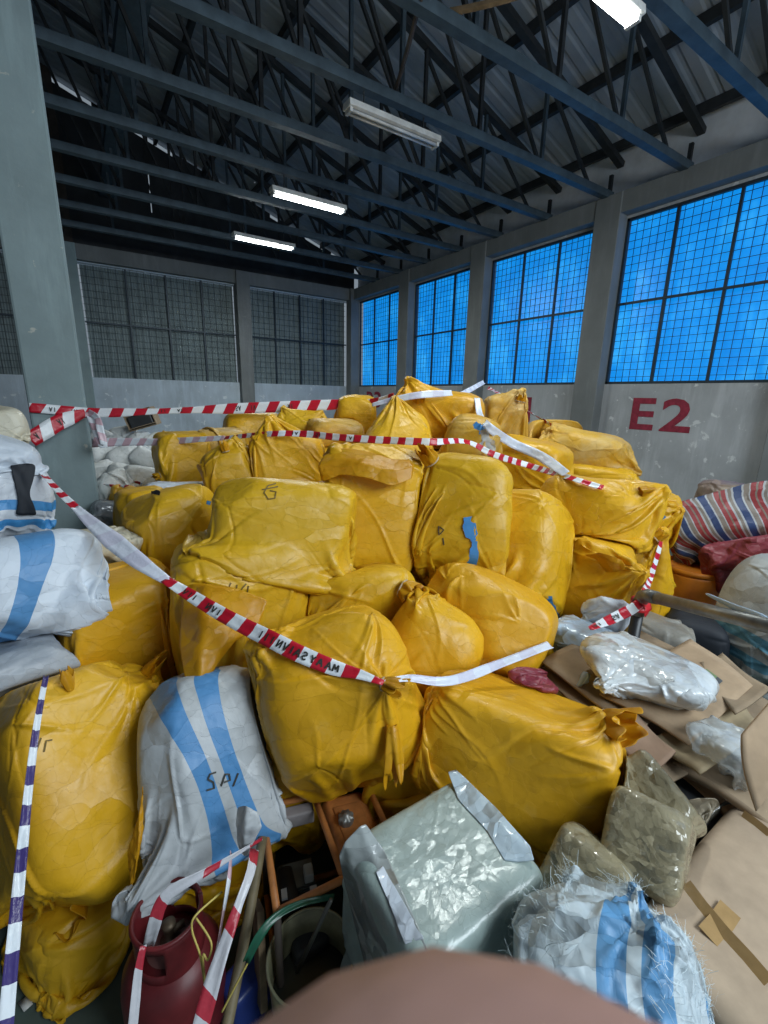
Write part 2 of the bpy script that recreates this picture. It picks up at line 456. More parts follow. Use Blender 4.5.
# painted bay numbers on the right wall
def wall_text(s, y, z, h, wide):
    cu = bpy.data.curves.new('t', 'FONT'); cu.body = s; cu.size = 1; cu.offset = .022; cu.resolution_u = 3
    t = bpy.data.objects.new('t', cu); COL.objects.link(t)
    dg = bpy.context.evaluated_depsgraph_get(); dg.update()
    me = bpy.data.meshes.new_from_object(t.evaluated_get(dg)); bpy.data.objects.remove(t)
    vs = np.array([v.co[:] for v in me.vertices]); lo = vs.min(0); hi = vs.max(0)
    for v in me.vertices:
        u = (v.co.x - lo[0]) / (hi[0] - lo[0]); w = (v.co.y - lo[1]) / (hi[1] - lo[1])
        v.co = (XR - .006, y - u * wide, z + w * h)
    return link('painted_number', me, LETTER, wall_right)
wall_text('E', 4.12, 1.67, .50, .37); wall_text('2', 3.65, 1.67, .50, .44)
wall_text('E', 6.98, 1.66, .49, .37); wall_text('1', 6.42, 1.66, .49, .26)
wall_text('D', 12.55, 1.76, .48, .40); wall_text('3', 12.1, 1.76, .48, .38)

struct(MB().box((XR + .12, (YB + YF) / 2, (BEAMT + roofz(XR)) / 2 + .03), (.03, YB - YF, roofz(XR) - BEAMT + .1)).build('eaves_infill_added', EAVES_LIT))  # added infill sheet; its pale tint stands in for window light on the roof
struct(MB().box(((XL + XR) / 2, YF - .1, 6.6), (XR - XL, .2, 4.2)).build('roof_skylight_block', WALLM))  # unseen header wall, added to keep sky light off the roof
# wall columns
cy_ = [-1.0, 2.0, 4.88, 7.75, 10.42]
for k, y in enumerate(cy_):
    struct(MB().box((XR - .02, y, BEAMT / 2), (.40, .44, BEAMT)).build('trim_%d' % (10 + k), BEAMM, bevel=.012))
cx_ = [-7.0, -3.5, .1, 4.01]
for k, x in enumerate(cx_):
    struct(MB().box((x, YB - .06, BEAMT / 2), (.42 if x < 1 else .36, .36, BEAMT)).build('trim_%d' % (20 + k), COLM if x < 1 else BEAMM, bevel=.012))
struct(MB().box((XR - .15, YB - .15, BEAMT / 2), (.3, .3, BEAMT)).build('trim_30', BEAMM))
nearcol = struct(MB().box((-.165, 5.15, 2.62), (.42, .36, 5.24)).build('trim_31', COLM, bevel=.02))
# steel post on the gable above the middle column
struct(MB().box((.12, YB - .05, (BEAMT + roofz(.12)) / 2), (.34, .2, roofz(.12) - BEAMT)).build('trim_32', RUST_AND_SHADE))

# gable sheet with the daylight gaps along the roof line and one split seam
m = MB()
segs = np.linspace(XL, XR, 60)
SLIT = 1.98
for a, b in zip(segs[:-1], segs[1:]):
    for (p, q) in ([(a, SLIT - .012), (SLIT + .012, b)] if a < SLIT < b else [(a, b)]):
        gap = .03 + (.09 if rng.random() < .5 else 0)
        z0 = BEAMT; za, zb = roofz(p) - gap, roofz(q) - gap
        i = len(m.v)
        for yy in (YB + .05, YB + .08):
            m.v += [(p, yy, z0), (q, yy, z0), (q, yy, zb), (p, yy, za)]
        m.f += [(i, i + 1, i + 2, i + 3), (i + 7, i + 6, i + 5, i + 4), (i, i + 3, i + 7, i + 4), (i + 1, i + 5, i + 6, i + 2), (i + 3, i + 2, i + 6, i + 7)]
m.box((SLIT, YB + .045, 5.75), (.10, .012, 1.0)); m.box((SLIT, YB + .045, 6.60), (.10, .012, .12)); m.box((SLIT, YB + .045, 7.6), (.10, .012, .9))
wall_gable = struct(m.build('wall_gable', GABLE))

# roof sheets: trapezoid ribs running down the slope
def roof_side(sign, name):
    x0, x1 = RIDGE_X, (XR + .55 if sign > 0 else XL - .4)
    ys = []; pat = [(0, 0), (.11, 0), (.14, .014), (.18, .014), (.21, 0)]
    y = YF
    while y < YB + .15:
        for dy, h in pat: ys.append((y + dy, h))
        y += .22
    xs = np.linspace(x0, x1, 3)
    P = np.array([[(x, yy, roofz(x) + h) for (yy, h) in ys] for x in xs])
    return struct(MB().grid(P).build(name, ROOF))
roof_side(1, 'ceiling'); roof_side(-1, 'ceiling_left')
# purlins
m = MB()
for x in np.arange(RIDGE_X + .25, XR + .4, 1.06):
    tz = roofz(x) - .075
    m.bar((x, YF, tz), (x, YB, tz), .07, .13)
    struct(m.build('purlin', PURLIN)); m = MB()
for x in np.arange(RIDGE_X - .9, XL, -1.06):
    tz = roofz(x) - .075
    struct(MB().bar((x, YF, tz), (x, YB, tz), .07, .13).build('purlin', PURLIN))

# trusses
TY = [1.5, 2.65, 3.80, 4.95, 6.10, 7.25, 8.40, 9.55, 10.70, 11.85]
ORD = ['first overhead', 'second overhead', 'third', 'fourth', 'fifth', 'sixth', 'seventh', 'eighth', 'ninth', 'tenth']
CH = 5.27
def build_truss(y):
    t = empty('roof_truss', (0, y, CH))
    MB().bar((XL + .2, 0, 0), (XR - .08, 0, 0), .11, .10).build('bottom_chord', TRUSS, t)
    for sg, nm in ((1, 'top_chord'), (-1, 'top_chord')):
        xe = XR + .1 if sg > 0 else XL
        MB().bar((RIDGE_X, 0, roofz(RIDGE_X) - .2 - CH), (xe, 0, roofz(xe) - .2 - CH), .08, .10, (0, 1, 0)).build(nm, PURLIN, t)
    MB().box((XR - .12, 0, .14), (.05, .05, .3)).build('wall_post', PURLIN, t)
    N = 6
    xs = np.linspace(RIDGE_X, XR - .6, N + 1)
    for sg in (1, -1):
        X = xs if sg > 0 else [2 * RIDGE_X - x for x in xs]
        for i in range(N):
            if not (sg < 0 and i == 0):
                MB().bar((X[i], 0, 0), (X[i], 0, roofz(X[i]) - .25 - CH), .045, .045).build('web_member', TRUSS if i % 2 else PURLIN, t)
            if i < N:
                MB().bar((X[i + 1], .03, .02), (X[i], .03, roofz(X[i]) - .25 - CH), .04, .04).build('web_member', PURLIN, t)
    return t
first = None
for k, y in enumerate(TY):
    if first is None: t = first = build_truss(y)
    else:
        t = first.copy(); COL.objects.link(t); t.location = (0, y, CH)
        for ch in list(first.children):
            c = ch.copy(); COL.objects.link(c); c.parent = t
    lab = ['dark blue-grey steel roof truss directly over the camera', 'steel roof truss carrying the nearest lit lamp at the top edge', 'steel roof truss between the top-edge lamp and the unlit lamp',
           'steel roof truss that the unlit lamp hangs under', 'steel roof truss next beyond the unlit lamp', 'steel roof truss that the brighter nearer lit tube hangs under',
           'steel roof truss between the two small lit tubes', 'steel roof truss that the farther small lit tube hangs under', 'second steel roof truss from the back gable', 'last steel roof truss against the back gable'][k]
    tag(t, lab, 'roof truss', 'roof trusses')
# longitudinal girder and sagging cables among the trusses
struct(MB().bar((1.05, YF, 6.4), (1.05, YB - .1, 6.4), .30, .16).build('roof_girder', TRUSS))
def sag(a, b, s, n=14):
    a, b = np.array(a, float), np.array(b, float)
    return [a + (b - a) * t - np.array([0, 0, s]) * 4 * t * (1 - t) for t in np.linspace(0, 1, n)]
tag(MB().tube(sag((2.2, 2.66, 5.36), (3.3, 4.95, 5.36), .10), .022, 6).build('roof_cable', RUST_AND_SHADE), 'thick brown cable slung between the near trusses left of the top lamp', 'cable')
tag(MB().tube(sag((3.1, 3.82, 5.36), (3.9, 2.66, 5.42), .05), .03, 6).build('roof_pipe', WOODR), 'pale brown pole laid across the trusses near the unlit lamp', 'pole')

# lamps
def lamp(x, y, z, label, lit, name='ceiling_lamp'):
    t = tag_thing(name, (x, y, z), label, 'lamp', 'fluorescent lamps under the trusses')
    L = 1.22; sec = [(-.075, .055), (-.085, -.005), (-.05, -.012), (.05, -.012), (.085, -.005), (.075, .055)]
    P = np.array([[(sx * L / 2, yy, zz) for (yy, zz) in sec + sec[:1]] for sx in (-1, 1)])
    m = MB().grid(P); m.f += [tuple(range(0, 6)), tuple(range(12, 6, -1))]
    m.build('housing', LAMPW, t, bevel=.004)
    for dy in (-.035, .035):
        MB().tube([(-L / 2 + .05, dy, -.032), (L / 2 - .05, dy, -.032)], .016, 10).build('tube', TUBE if lit else TUBEOFF, t, True)
    for sx in (-1, 1):
        MB().box((sx * (L / 2 - .03), 0, -.03), (.035, .12, .04)).build('end_socket', LAMPW, t, bevel=.004)
        MB().tube([(sx * .4, 0, .05), (sx * .4, 0, CH - .05 - z)], .008, 6).build('hanger', PURLIN, t)
    if lit:
        ld = bpy.data.lights.new('tube_light', 'AREA'); ld.shape = 'RECTANGLE'; ld.size = 1.1; ld.size_y = .12; ld.energy = 62; ld.color = (.93, 1, .97)
        lo = bpy.data.objects.new('tube_light', ld); COL.objects.link(lo); lo.location = (0, 0, -.06); lo.parent = t
    return t
lamp(3.30, 7.25, 4.97, 'lit white fluorescent tube lamp, the larger of the two small ones over the pile', True)
lamp(3.38, 9.55, 4.97, 'lit white fluorescent tube lamp farthest back, lower left of its neighbour', True)
lamp(3.30, 4.95, 5.02, 'unlit dusty white tube lamp hanging under the middle truss', False)
lamp(3.42, 2.65, 5.03, 'glaring lit tube lamp cut by the top edge of the photo', True)

# windows
def window(idx, axis, a0, a1, pane_mat, wire_mat, vbars, gap=0.0, cell=.115):
    """axis 'y': on the right wall spanning y a0..a1; 'x': on the back wall spanning x a0..a1"""
    def P(a, z, off): return (XR + off, a, z) if axis == 'y' else (a, YB + off, z)
    w = struct(empty('window_%d' % idx, P((a0 + a1) / 2, SILL, 0)))
    L = np.array(w.location)
    def bx(name, a, z, off, da, dz, do, mat):
        m = MB(); c = np.array(P(a, z, off)) - L
        m.box(c, (do, da, dz) if axis == 'y' else (da, do, dz)); return struct(m.build(name, mat, w))
    H = WTOP - SILL; W = a1 - a0; mid = (a0 + a1) / 2
    if axis == 'y':
        bx('pane', mid, SILL + H / 2, .14, W, H, .012, pane_mat)
    else:
        n = 60; us = np.linspace(a0 + gap, a1 - gap, n * 2 + 1)
        Pp = np.array([[np.array(P(u, z, .10 + .008 * (k % 2))) - L for k, u in enumerate(us)] for z in (SILL, WTOP - gap * .6)])
        struct(MB().grid(Pp).build('pane', pane_mat, w, solid=.003))
    m = MB()
    for a in np.arange(a0 + cell, a1, cell): m.bar(np.array(P(a, SILL, .06)) - L, np.array(P(a, WTOP, .06)) - L, .007, .007)
    for z in np.arange(SILL + cell, WTOP, cell): m.bar(np.array(P(a0, z, .066)) - L, np.array(P(a1, z, .066)) - L, .007, .007)
    struct(m.build('wire_mesh', wire_mat, w))
    for (a, z, da, dz) in ((a0 + .02, SILL + H / 2, .04, H), (a1 - .02, SILL + H / 2, .04, H), (mid, SILL + .02, W, .04), (mid, WTOP - .02, W, .04)):
        bx('frame_bar', a, z, .03 if not gap else .16, da, dz, .05, WFRAME) if not gap else None
    for t in vbars: bx('mullion', a0 + W * t, SILL + H / 2, .04, .035, H, .04, WFRAME)
    bx('crossbar', mid, SILL + H * .5, .035, W, .035, .04, WFRAME)
    return w
window(1, 'y', 2.22, 4.66, PANEBLUE, WIRE, (.37, .69))
window(2, 'y', 5.10, 7.53, PANEBLUE, WIRE, (.33, .66))
window(3, 'y', 7.97, 10.20, PANEBLUE, WIRE, (.33, .66))
window(4, 'y', 10.64, 13.04, PANEBLUE, WIRE, (.33, .66))
window(5, 'y', -.78, 1.78, PANEBLUE, WIRE, (.33, .66))
window(6, 'x', .32, 3.83, PANEB, WIREB, (.27, .52, .76), .03, .15)
window(7, 'x', 4.19, 7.26, PANEB, WIREB, (.25, .5, .75), .03, .15)
window(8, 'x', -3.29, -.11, PANEB, WIREB, (.25, .5, .75), .03, .15)
window(9, 'x', -6.79, -3.71, PANEB, WIREB, (.25, .5, .75), .03, .15)

# ------------------------------------------------------------------ cloth engine (sacks, bags, wrapped parcels)
_topo = {}
def topo(n):
    if n in _topo: return _topo[n]
    idx = {}; pts = []; faces = []
    def vid(p):
        if p not in idx: idx[p] = len(pts); pts.append(p)
        return idx[p]
    for ax in range(3):
        for s in (0, n):
            for i in range(n):
                for j in range(n):
                    def q(a, b):
                        c = [0, 0, 0]; c[ax] = s; c[(ax + 1) % 3] = a; c[(ax + 2) % 3] = b
                        return vid(tuple(c))
                    f = (q(i, j), q(i + 1, j), q(i + 1, j + 1), q(i, j + 1))
                    faces.append(f if s == n else f[::-1])
    pts = np.array(pts, float) / n * 2 - 1
    E = set(); Dg = set(); nb = {}
    for f in faces:
        for k in range(4):
            a, b = f[k], f[(k + 1) % 4]; E.add((min(a, b), max(a, b)))
        Dg.add((min(f[0], f[2]), max(f[0], f[2]))); Dg.add((min(f[1], f[3]), max(f[1], f[3])))
    fa = np.array(faces)
    # 2-ring bending pairs: opposite verts across shared edges of quads in line
    ef = {}
    for fi, f in enumerate(faces):
        for k in range(4):
            a, b = f[k], f[(k + 1) % 4]; ef.setdefault((min(a, b), max(a, b)), []).append((fi, k))
    Bp = set()
    for (a, b), l in ef.items():
        if len(l) == 2:
            (f1, k1), (f2, k2) = l
            F1, F2 = faces[f1], faces[f2]
            for v in (a, b):
                # neighbour of v in each face not on the edge
                def other(F):
                    i = F.index(v); c1, c2 = F[(i + 1) % 4], F[(i - 1) % 4]
                    return c1 if c2 in (a, b) else c2
                o1, o2 = other(F1), other(F2)
                if o1 != o2: Bp.add((min(o1, o2), max(o1, o2)))
    def colour(prs):
        prs = sorted(prs); random.Random(3).shuffle(prs)
        used = [set() for _ in range(len(pts))]; out = {}
        for (a, b) in prs:
            c = 0
            while c in used[a] or c in used[b]: c += 1
            used[a].add(c); used[b].add(c); out.setdefault(c, []).append((a, b))
        return [np.array(v) for v in out.values()]
    _topo[n] = (pts, faces, colour(E), colour(Dg), colour(Bp))
    return _topo[n]

SOLIDS = []   # contents already placed: (centre, R, dims, k)
def vnoise(p, seed, freq):
    r = np.random.default_rng(seed); o = np.zeros(len(p))
    for _ in range(6):
        k = r.normal(size=3) * freq; o += np.sin(p @ k + r.uniform(0, 6.28))
    return o / 6
def push_out(X, margin, solids):
    for (c, R, d, k, rad) in solids:
        q0 = X - c
        near = (q0 * q0).sum(1) < rad * rad
        if not near.any(): continue
        q = q0[near] @ R
        f = (np.abs(q / d) ** k).sum(1) ** (1 / k)
        ins = f < margin
        if ins.any():
            w = q[ins] * (margin / np.maximum(f[ins], .35))[:, None]
            sub = X[near]; sub[ins] = c + w @ R.T; X[near] = sub
    return X

def rotm(rz, rx, ry):
    return np.array(Matrix.Rotation(rz, 3, 'Z') @ Matrix.Rotation(rx, 3, 'X') @ Matrix.Rotation(ry, 3, 'Y'))

def cloth(name, centre, dims, R, mat, k=5, n=20, excess=.115, iters=65, seed=1, cuts=3, tips=(), lumps=.04, conform=True,
          floor=True, taper=0, press=.0006, grav=.0007, parent=None, register=True, sub=1, bend=.25, margin=1.03, round_c=None, folds=14, fold_amp=.020):
    """a filled bag: a slack cloth skin settled over its contents and over whatever it lies on.
    tips: ((direction in local axes), reach, spread) pulls the cloth to a tied or pointed corner"""
    pts, faces, E, Dg, Bp = topo(n)
    d = np.array(dims, float) / 2
    f = (np.abs(pts) ** k).sum(1) ** (1 / k)
    X0 = pts / f[:, None]
    dirn = X0.copy()
    lump = 1 + lumps * vnoise(dirn, seed, 2.2)
    X0 = X0 * d * lump[:, None]
    if taper: X0[:, :2] *= (1 - taper * dirn[:, 2])[:, None]
    rest = X0.copy()
    r = np.random.default_rng(seed + 100)
    planes = []
    for _ in range(cuts):
        nrm = r.normal(size=3); nrm /= np.linalg.norm(nrm)
        h = (X0 @ nrm).max(); planes.append((nrm, h * r.uniform(.80, .93)))
    c = np.array(centre, float)
    loc = X0.copy()
    for nrm, h in planes:
        s = loc @ nrm - h; loc -= np.where(s > 0, s, 0)[:, None] * nrm
    solids = [s for s in SOLIDS if np.linalg.norm(s[0] - c) < s[4] + np.linalg.norm(d) * 1.3] if conform else []
    X = c + (X0 * 1.02 + r.normal(size=X0.shape) * .003) @ R.T
    Xp = X.copy()
    ex = 1 + excess * (.6 + .8 * (vnoise(dirn, seed + 5, 1.6) * .5 + .5))
    rl = lambda prs: np.linalg.norm(X0[prs[:, 0]] - X0[prs[:, 1]], axis=1) * (ex[prs[:, 0]] + ex[prs[:, 1]]) / 2
    EL = [(p, rl(p), 1.0) for p in E]; DL = [(p, rl(p), .35) for p in Dg]; BL = [(p, rl(p), bend) for p in Bp]
    # pinned tips
    pins = []
    dl = dirn * d
    for (tdir, reach, spread) in tips:
        td = np.array(tdir, float); tdn = td / np.linalg.norm(td)
        best = np.argmax((X0 / np.linalg.norm(X0, axis=1)[:, None]) @ tdn + 0 * X0[:, 0])
        dist = np.linalg.norm(X0 - X0[best], axis=1)
        sel = np.where(dist < spread)[0]
        tgt = X0[best] + tdn * reach
        off = (X0[sel] - X0[best]); off -= np.outer(off @ tdn, tdn)
        pins.append((sel, c + (tgt + off * .30 - np.outer(dist[sel] / spread, tdn) * reach * .35) @ R.T))
    # contents test in local space: inside superellipsoid and behind all cut planes -> push radially out
    dl2 = d
    def content(X):
        q = (X - c) @ R
        if taper:
            q2 = q.copy(); q2[:, :2] /= (1 - taper * np.clip(q[:, 2] / d[2], -1, 1))[:, None]
        else: q2 = q
        lm = 1 + lumps * vnoise(q2 / d / (np.maximum((np.abs(q2 / d) ** k).sum(1) ** (1 / k), .2))[:, None], seed, 2.2)
        f = (np.abs(q2 / (d * .985)) ** k).sum(1) ** (1 / k) / lm
        g = f.copy(); 
        for nrm, h in planes: g = np.maximum(g, (q @ nrm) / h)
        ins = g < 1
        if ins.any():
            q[ins] *= (1 / np.maximum(g[ins], .4))[:, None]
            X[ins] = c + q[ins] @ R.T
        return X
    gvec = np.array([0, 0, -grav])
    for it in range(iters):
        V = (X - Xp) * (.86 if it < iters * .75 else .5); Xp = X.copy()
        rad = X - c; rad /= np.linalg.norm(rad, axis=1)[:, None] + 1e-9
        X = X + np.clip(V, -.02, .02) + gvec - rad * press
        for _ in range(2):
            for L in (EL, DL, BL):
                for (p, l0, s) in L:
                    a, b = p[:, 0], p[:, 1]
                    dv = X[b] - X[a]; l = np.sqrt((dv * dv).sum(1)) + 1e-9
                    cor = (s * .5 * (l - l0) / l)[:, None] * dv
                    X[a] += cor; X[b] -= cor
            for sel, tg in pins: X[sel] = tg
        X = content(X)
        if solids: X = push_out(X, margin, solids)
        if floor: X[:, 2] = np.maximum(X[:, 2], .006)
        for sel, tg in pins: X[sel] = tg
    loc = (X - c) @ R
    me = bpy.data.meshes.new(name)
    dofold = folds > 0 and sub
    me.from_pydata([tuple(map(float, v)) for v in loc], [], faces)
    me.polygons.foreach_set('use_smooth', [True] * len(me.polygons))
    at_ = me.attributes.new('rest', 'FLOAT_VECTOR', 'POINT'); at_.data.foreach_set('vector', rest.astype(np.float32).ravel())
    me.update()
    o = link(name, me, mat, parent)
    m4 = Matrix.Identity(4)
    for i in range(3):
        for j in range(3): m4[i][j] = R[i, j]
        m4[i][3] = c[i]
    o.matrix_world = m4
    if sub:
        md = o.modifiers.new('sub', 'SUBSURF'); md.levels = sub + (1 if dofold and n >= 16 else 0); md.render_levels = md.levels
    if dofold: fold_skin(o, d, [(np.array(t[0], float), t[1]) for t in tips], seed, folds, fold_amp)
    if register: SOLIDS.append((c, R, d * (round_c or 1.0), k, float(np.linalg.norm(d)) * 1.02))
    return o

def fold_skin(o, d, tips, seed, count, amp):
    """pressed-in creases: fans of long sharp folds running out of the tied and pointed corners and a few stray bundles"""
    dg = bpy.context.evaluated_depsgraph_get()
    me = bpy.data.meshes.new_from_object(o.evaluated_get(dg), preserve_all_data_layers=True, depsgraph=dg)
    o.modifiers.clear(); old = o.data; o.data = me; bpy.data.meshes.remove(old); me.name = o.name
    n = len(me.vertices)
    P = np.zeros(n * 3, np.float32); me.vertices.foreach_get('co', P); P = P.reshape(-1, 3).astype(float)
    N = np.zeros(n * 3, np.float32); me.vertex_normals.foreach_get('vector', N); N = N.reshape(-1, 3).astype(float)
    r = np.random.default_rng(seed + 31); size = float(np.mean(d)) * 2
    apex = []
    for tdir, reach in tips:
        t = tdir / np.linalg.norm(tdir); apex.append((P[np.argmax(P @ t)], 1.0, 9))
    for _ in range(count):
        sgn = r.choice([-1, 1], 3) * r.uniform(.5, 1.2, 3)
        apex.append((sgn * d, r.uniform(.5, .9), int(r.integers(3, 6))))
    D = np.zeros(n)
    for a, st, m in apex:
        q = P - a; dist = np.linalg.norm(q, axis=1) + 1e-6
        ax = -a / (np.linalg.norm(a) + 1e-6)
        u = np.cross(ax, (.3, .5, .81)); u /= np.linalg.norm(u); w_ = np.cross(ax, u)
        phi = np.arctan2(q @ w_, q @ u)
        for _k in range(m):
            p0 = r.uniform(-PI, PI); L = size * r.uniform(.35, .95)
            dp = (phi - p0 + PI) % (2 * PI) - PI
            dp = dp + .12 * np.sin(dist / size * r.uniform(4, 9) + r.uniform(0, 6))
            s_ = dp * np.minimum(dist, .5 * size)
            w1 = .005 + .024 * r.random() ** 1.5; w2 = w1 * r.uniform(1.5, 4)
            prof = np.where(s_ > 0, np.maximum(0, 1 - s_ / w1), np.maximum(0, 1 + s_ / w2)) ** 1.3
            win = np.clip(dist / (.06 * size), 0, 1) * np.clip(1 - dist / L, 0, 1) ** .7
            D += prof * win * st * amp * r.uniform(.5, 1.2) * min(1, w1 / .014) * (1 if r.random() < .7 else -1)
    P += N * np.clip(D, -.022, .034)[:, None]
    me.vertices.foreach_set('co', P.astype(np.float32).ravel()); me.update()

def child_local(o, P):
    """world points -> o's local space (o has a rigid world matrix)"""
    Mi = np.array(o.matrix_world.inverted()); P = np.asarray(P, float)
    return P @ Mi[:3, :3].T + Mi[:3, 3]

def bvh_of(objs):
    vs, fs = [], []
    dg = bpy.context.evaluated_depsgraph_get(); dg.update()
    for o in objs:
        ev = o.evaluated_get(dg); me = ev.to_mesh(); mw = o.matrix_world; b = len(vs)
        vs += [mw @ v.co for v in me.vertices]; fs += [tuple(b + i for i in p.vertices) for p in me.polygons]; ev.to_mesh_clear()
    return BVHTree.FromPolygons(vs, fs)

def cast(bv, px, py, lift):
    dr = FWD + RGT * (px - 384) / FPX - UPV * (py - 512) / FPX
    h = bv.ray_cast(Vector(EYE), Vector(dr).normalized())
    if h[0] is None: return None
    n = h[1] if h[1].dot(Vector(dr)) < 0 else -h[1]
    return np.array(h[0] + n * lift)

def strokes(sack, lines, w, mat, name='marker_writing', lift=.004):
    """handwriting or strips lying on a sack's own cloth: polylines measured on the photo, w in metres"""
    bv = bvh_of([sack]); mb = MB()
    for ln in lines:
        P = []
        for (a, b) in zip(ln[:-1], ln[1:]):
            m_ = max(2, int(math.hypot(b[0] - a[0], b[1] - a[1]) / 2.5))
            for t in np.linspace(0, 1, m_, endpoint=False):
                p = cast(bv, a[0] + (b[0] - a[0]) * t, a[1] + (b[1] - a[1]) * t, lift)
                if p is not None: P.append(p)
        p = cast(bv, ln[-1][0], ln[-1][1], lift)
        if p is not None: P.append(p)
        if len(P) < 2: continue
        rows = []
        for i, p in enumerate(P):
            t = P[min(i + 1, len(P) - 1)] - P[max(i - 1, 0)]; v = EYE - p
            s = np.cross(t, v); s /= np.linalg.norm(s) + 1e-9
            ww = w[min(i * len(w) // len(P), len(w) - 1)] if hasattr(w, '__len__') else w
            rows.append([p - s * ww / 2, p + s * ww / 2])
        mb.grid(np.array(rows))
    if not mb.v: return None
    mb.v = [tuple(v) for v in child_local(sack, mb.v)]
    return mb.build(name, mat, sack, solid=.0015)

def ruffle(sack, base, direction, length, r0, r1, seed, mat, name='gathered_mouth', waves=7, amp=.35, flat=.5, tie=True, droop=0):
    """the loose cloth beyond a tie: a wavy, flattened flare"""
    r = np.random.default_rng(seed)
    z = np.array(direction, float); z /= np.linalg.norm(z)
    u = np.cross(z, (0, 0, 1)); u = u / np.linalg.norm(u) if np.linalg.norm(u) > .1 else np.array([1., 0, 0]); w = np.cross(z, u)
    nu, nv = 13, 56; P = np.zeros((nu, nv + 1, 3))
    ph = r.uniform(0, 6.28, 4)
    for i in range(nu):
        t = i / (nu - 1)
        rad = r0 + (r1 - r0) * t ** .8
        for j in range(nv + 1):
            a = 2 * PI * j / nv
            wv = 1 + amp * (.4 + .6 * t) * (math.sin(waves * a + ph[0]) + .6 * math.sin((waves * 2 - 3) * a + ph[1] + 2 * t)) * .6
            ll = length * t * (1 + .22 * math.sin(3 * a + ph[2]) + .12 * math.sin(7 * a + ph[3]))
            p = np.array(base) + z * ll + (u * math.cos(a) + w * math.sin(a) * (1 - (1 - flat) * t)) * rad * wv
            p[2] -= droop * t * t
            P[i, j] = p
    mb = MB().grid(P); mb.v = [tuple(v) for v in child_local(sack, mb.v)]
    o = mb.build(name, mat, sack, True, solid=.0025, sub=1)
    if tie:
        mb = MB(); q = [np.array(base) + z * .004 + (u * math.cos(a) + w * math.sin(a)) * (r0 * 1.08 + .003) for a in np.linspace(0, 2 * PI, 17)]
        mb.tube(q, .005, 6); mb.v = [tuple(v) for v in child_local(sack, mb.v)]
        mb.build('tie', TIE, sack, True)
    return o
TIE = mat_simple('dirty_tie_string', (.45, .35, .22), .6)

SACKS = {}
GR = 'yellow sacks in the heap'
def sack(key, px, py, d, w, t, h, yaw=0, lean=0, roll=0, label='', k=5, n=18, mat=None, name='yellow_sack', cat='sack', group=GR, **kw):
    c = at(px, py, d)
    R = rotm(azim(c) + math.radians(yaw), math.radians(lean), math.radians(roll))
    o = cloth(name, c, (w, t, h), R, mat or Y, k=k, n=n, seed=sum(map(ord, key)) * 7 + len(key), **kw)
    tag(o, label, cat, group)
    SACKS[key] = o
    return o
#SACKS_BEGIN
# ------------------------------------------------------------------ the heap, lowest layers first
def buried(i, x, y, z, w=.80, t=.66, h=.56, yaw=0, mat=None, label='yellow sack buried low inside the heap under the others', group='buried yellow sacks', name='yellow_sack'):
    o = cloth(name, (x, y, z), (w, t, h), rotm(math.radians(yaw), 0, 0), mat or Y, k=5, n=12, seed=900 + i, iters=30)
    tag(o, label, 'sack', group)
for i, (x, y, z, yw) in enumerate([(.95, 2.15, .29, 20), (1.75, 1.95, .29, -15), (1.15, 2.95, .29, 5), (2.05, 2.75, .29, 30), (2.75, 2.0, .29, -20), (1.35, 3.8, .29, 10),
                                   (2.3, 3.65, .29, -12), (3.1, 2.9, .29, 25), (1.35, 2.55, .82, -10), (2.1, 2.25, .80, 15), (1.25, 3.35, .84, 25), (2.0, 3.15, .86, 0),
                                   (2.85, 2.6, .86, -25), (1.75, 4.05, .86, 15), (2.7, 3.6, .86, 5), (1.0, 4.4, .29, 0), (1.1, 4.3, .86, 30), (3.4, 2.1, .29, 10),
                                   (3.7, 2.9, .86, 20), (3.75, 3.0, .29, -20), (1.9, 3.6, 1.36, 20), (2.75, 3.1, 1.38, -10), (2.0, 4.7, .86, 0), (2.0, 4.7, .29, 0), (1.35, 1.15, .28, 15), (2.75, 4.3, .86, 0), (2.75, 4.3, .29, 0)]):
    buried(i, x, y, z, yaw=yw)

# ---- back rows of the heap
sack('AE', 255, 432, 4.8, .62, .5, .42, 10, 0, 0, 'low yellow sack at the back of the heap right of the leftmost back sack', n=14)
sack('AF', 303, 436, 4.5, .50, .45, .36, -10, 0, 0, 'yellow sack with two upright pointed corners on the back ridge left of centre', n=16, tips=(((-.7, -.3, 1), .12, .14), ((.8, -.2, 1), .10, .14)))
sack('AG', 335, 440, 4.3, .52, .45, .40, 15, 0, 0, 'small yellow sack half hidden in the back ridge behind the pointed-corner sack', n=14, mat=YD)
sack('AA', 357, 418, 4.6, .40, .40, .46, 0, 0, 0, 'small upright yellow sack on the back ridge under the upper barrier tape', n=14)
sack('T', 582, 452, 4.5, 0.84, .6, 0.42, -12, -4, 8, 'long dusty yellow sack lying against the grey wall, pointed tip to the right', n=20, mat=YD, tips=(((1, -.1, -.15), .16, .2), ((-1, -.2, .6), .05, .15)), k=4)
sack('U', 600, 480, 4.3, .66, .5, .30, -8, 0, 4, 'flat yellow sack squeezed under the long dusty sack by the grey wall', n=16)
sack('W', 504, 424, 4.6, 0.4, .42, .60, 10, 0, -4, 'yellow sack with scuffed white side standing before the red number 1', n=16, mat=YD, tips=(((.4, -.4, 1), .05, .12),))
sack('W2', 555, 437, 4.75, .60, .45, .36, 0, 0, 0, 'dull yellow sack behind the long dusty sack near the red number 1', n=12, mat=YD)
sack('AD', 190, 462, 4.2, .56, .5, .56, 12, 0, 0, 'boxy yellow sack farthest left on the back row beside the white parcels', n=20, k=7, tips=(((-.8, -.6, -.9), .04, .1),))
sack('AD2', 222, 452, 4.35, .46, .5, .44, -8, 0, 0, 'dusty yellow sack tucked behind the farthest-left back sack', n=14, mat=YD)
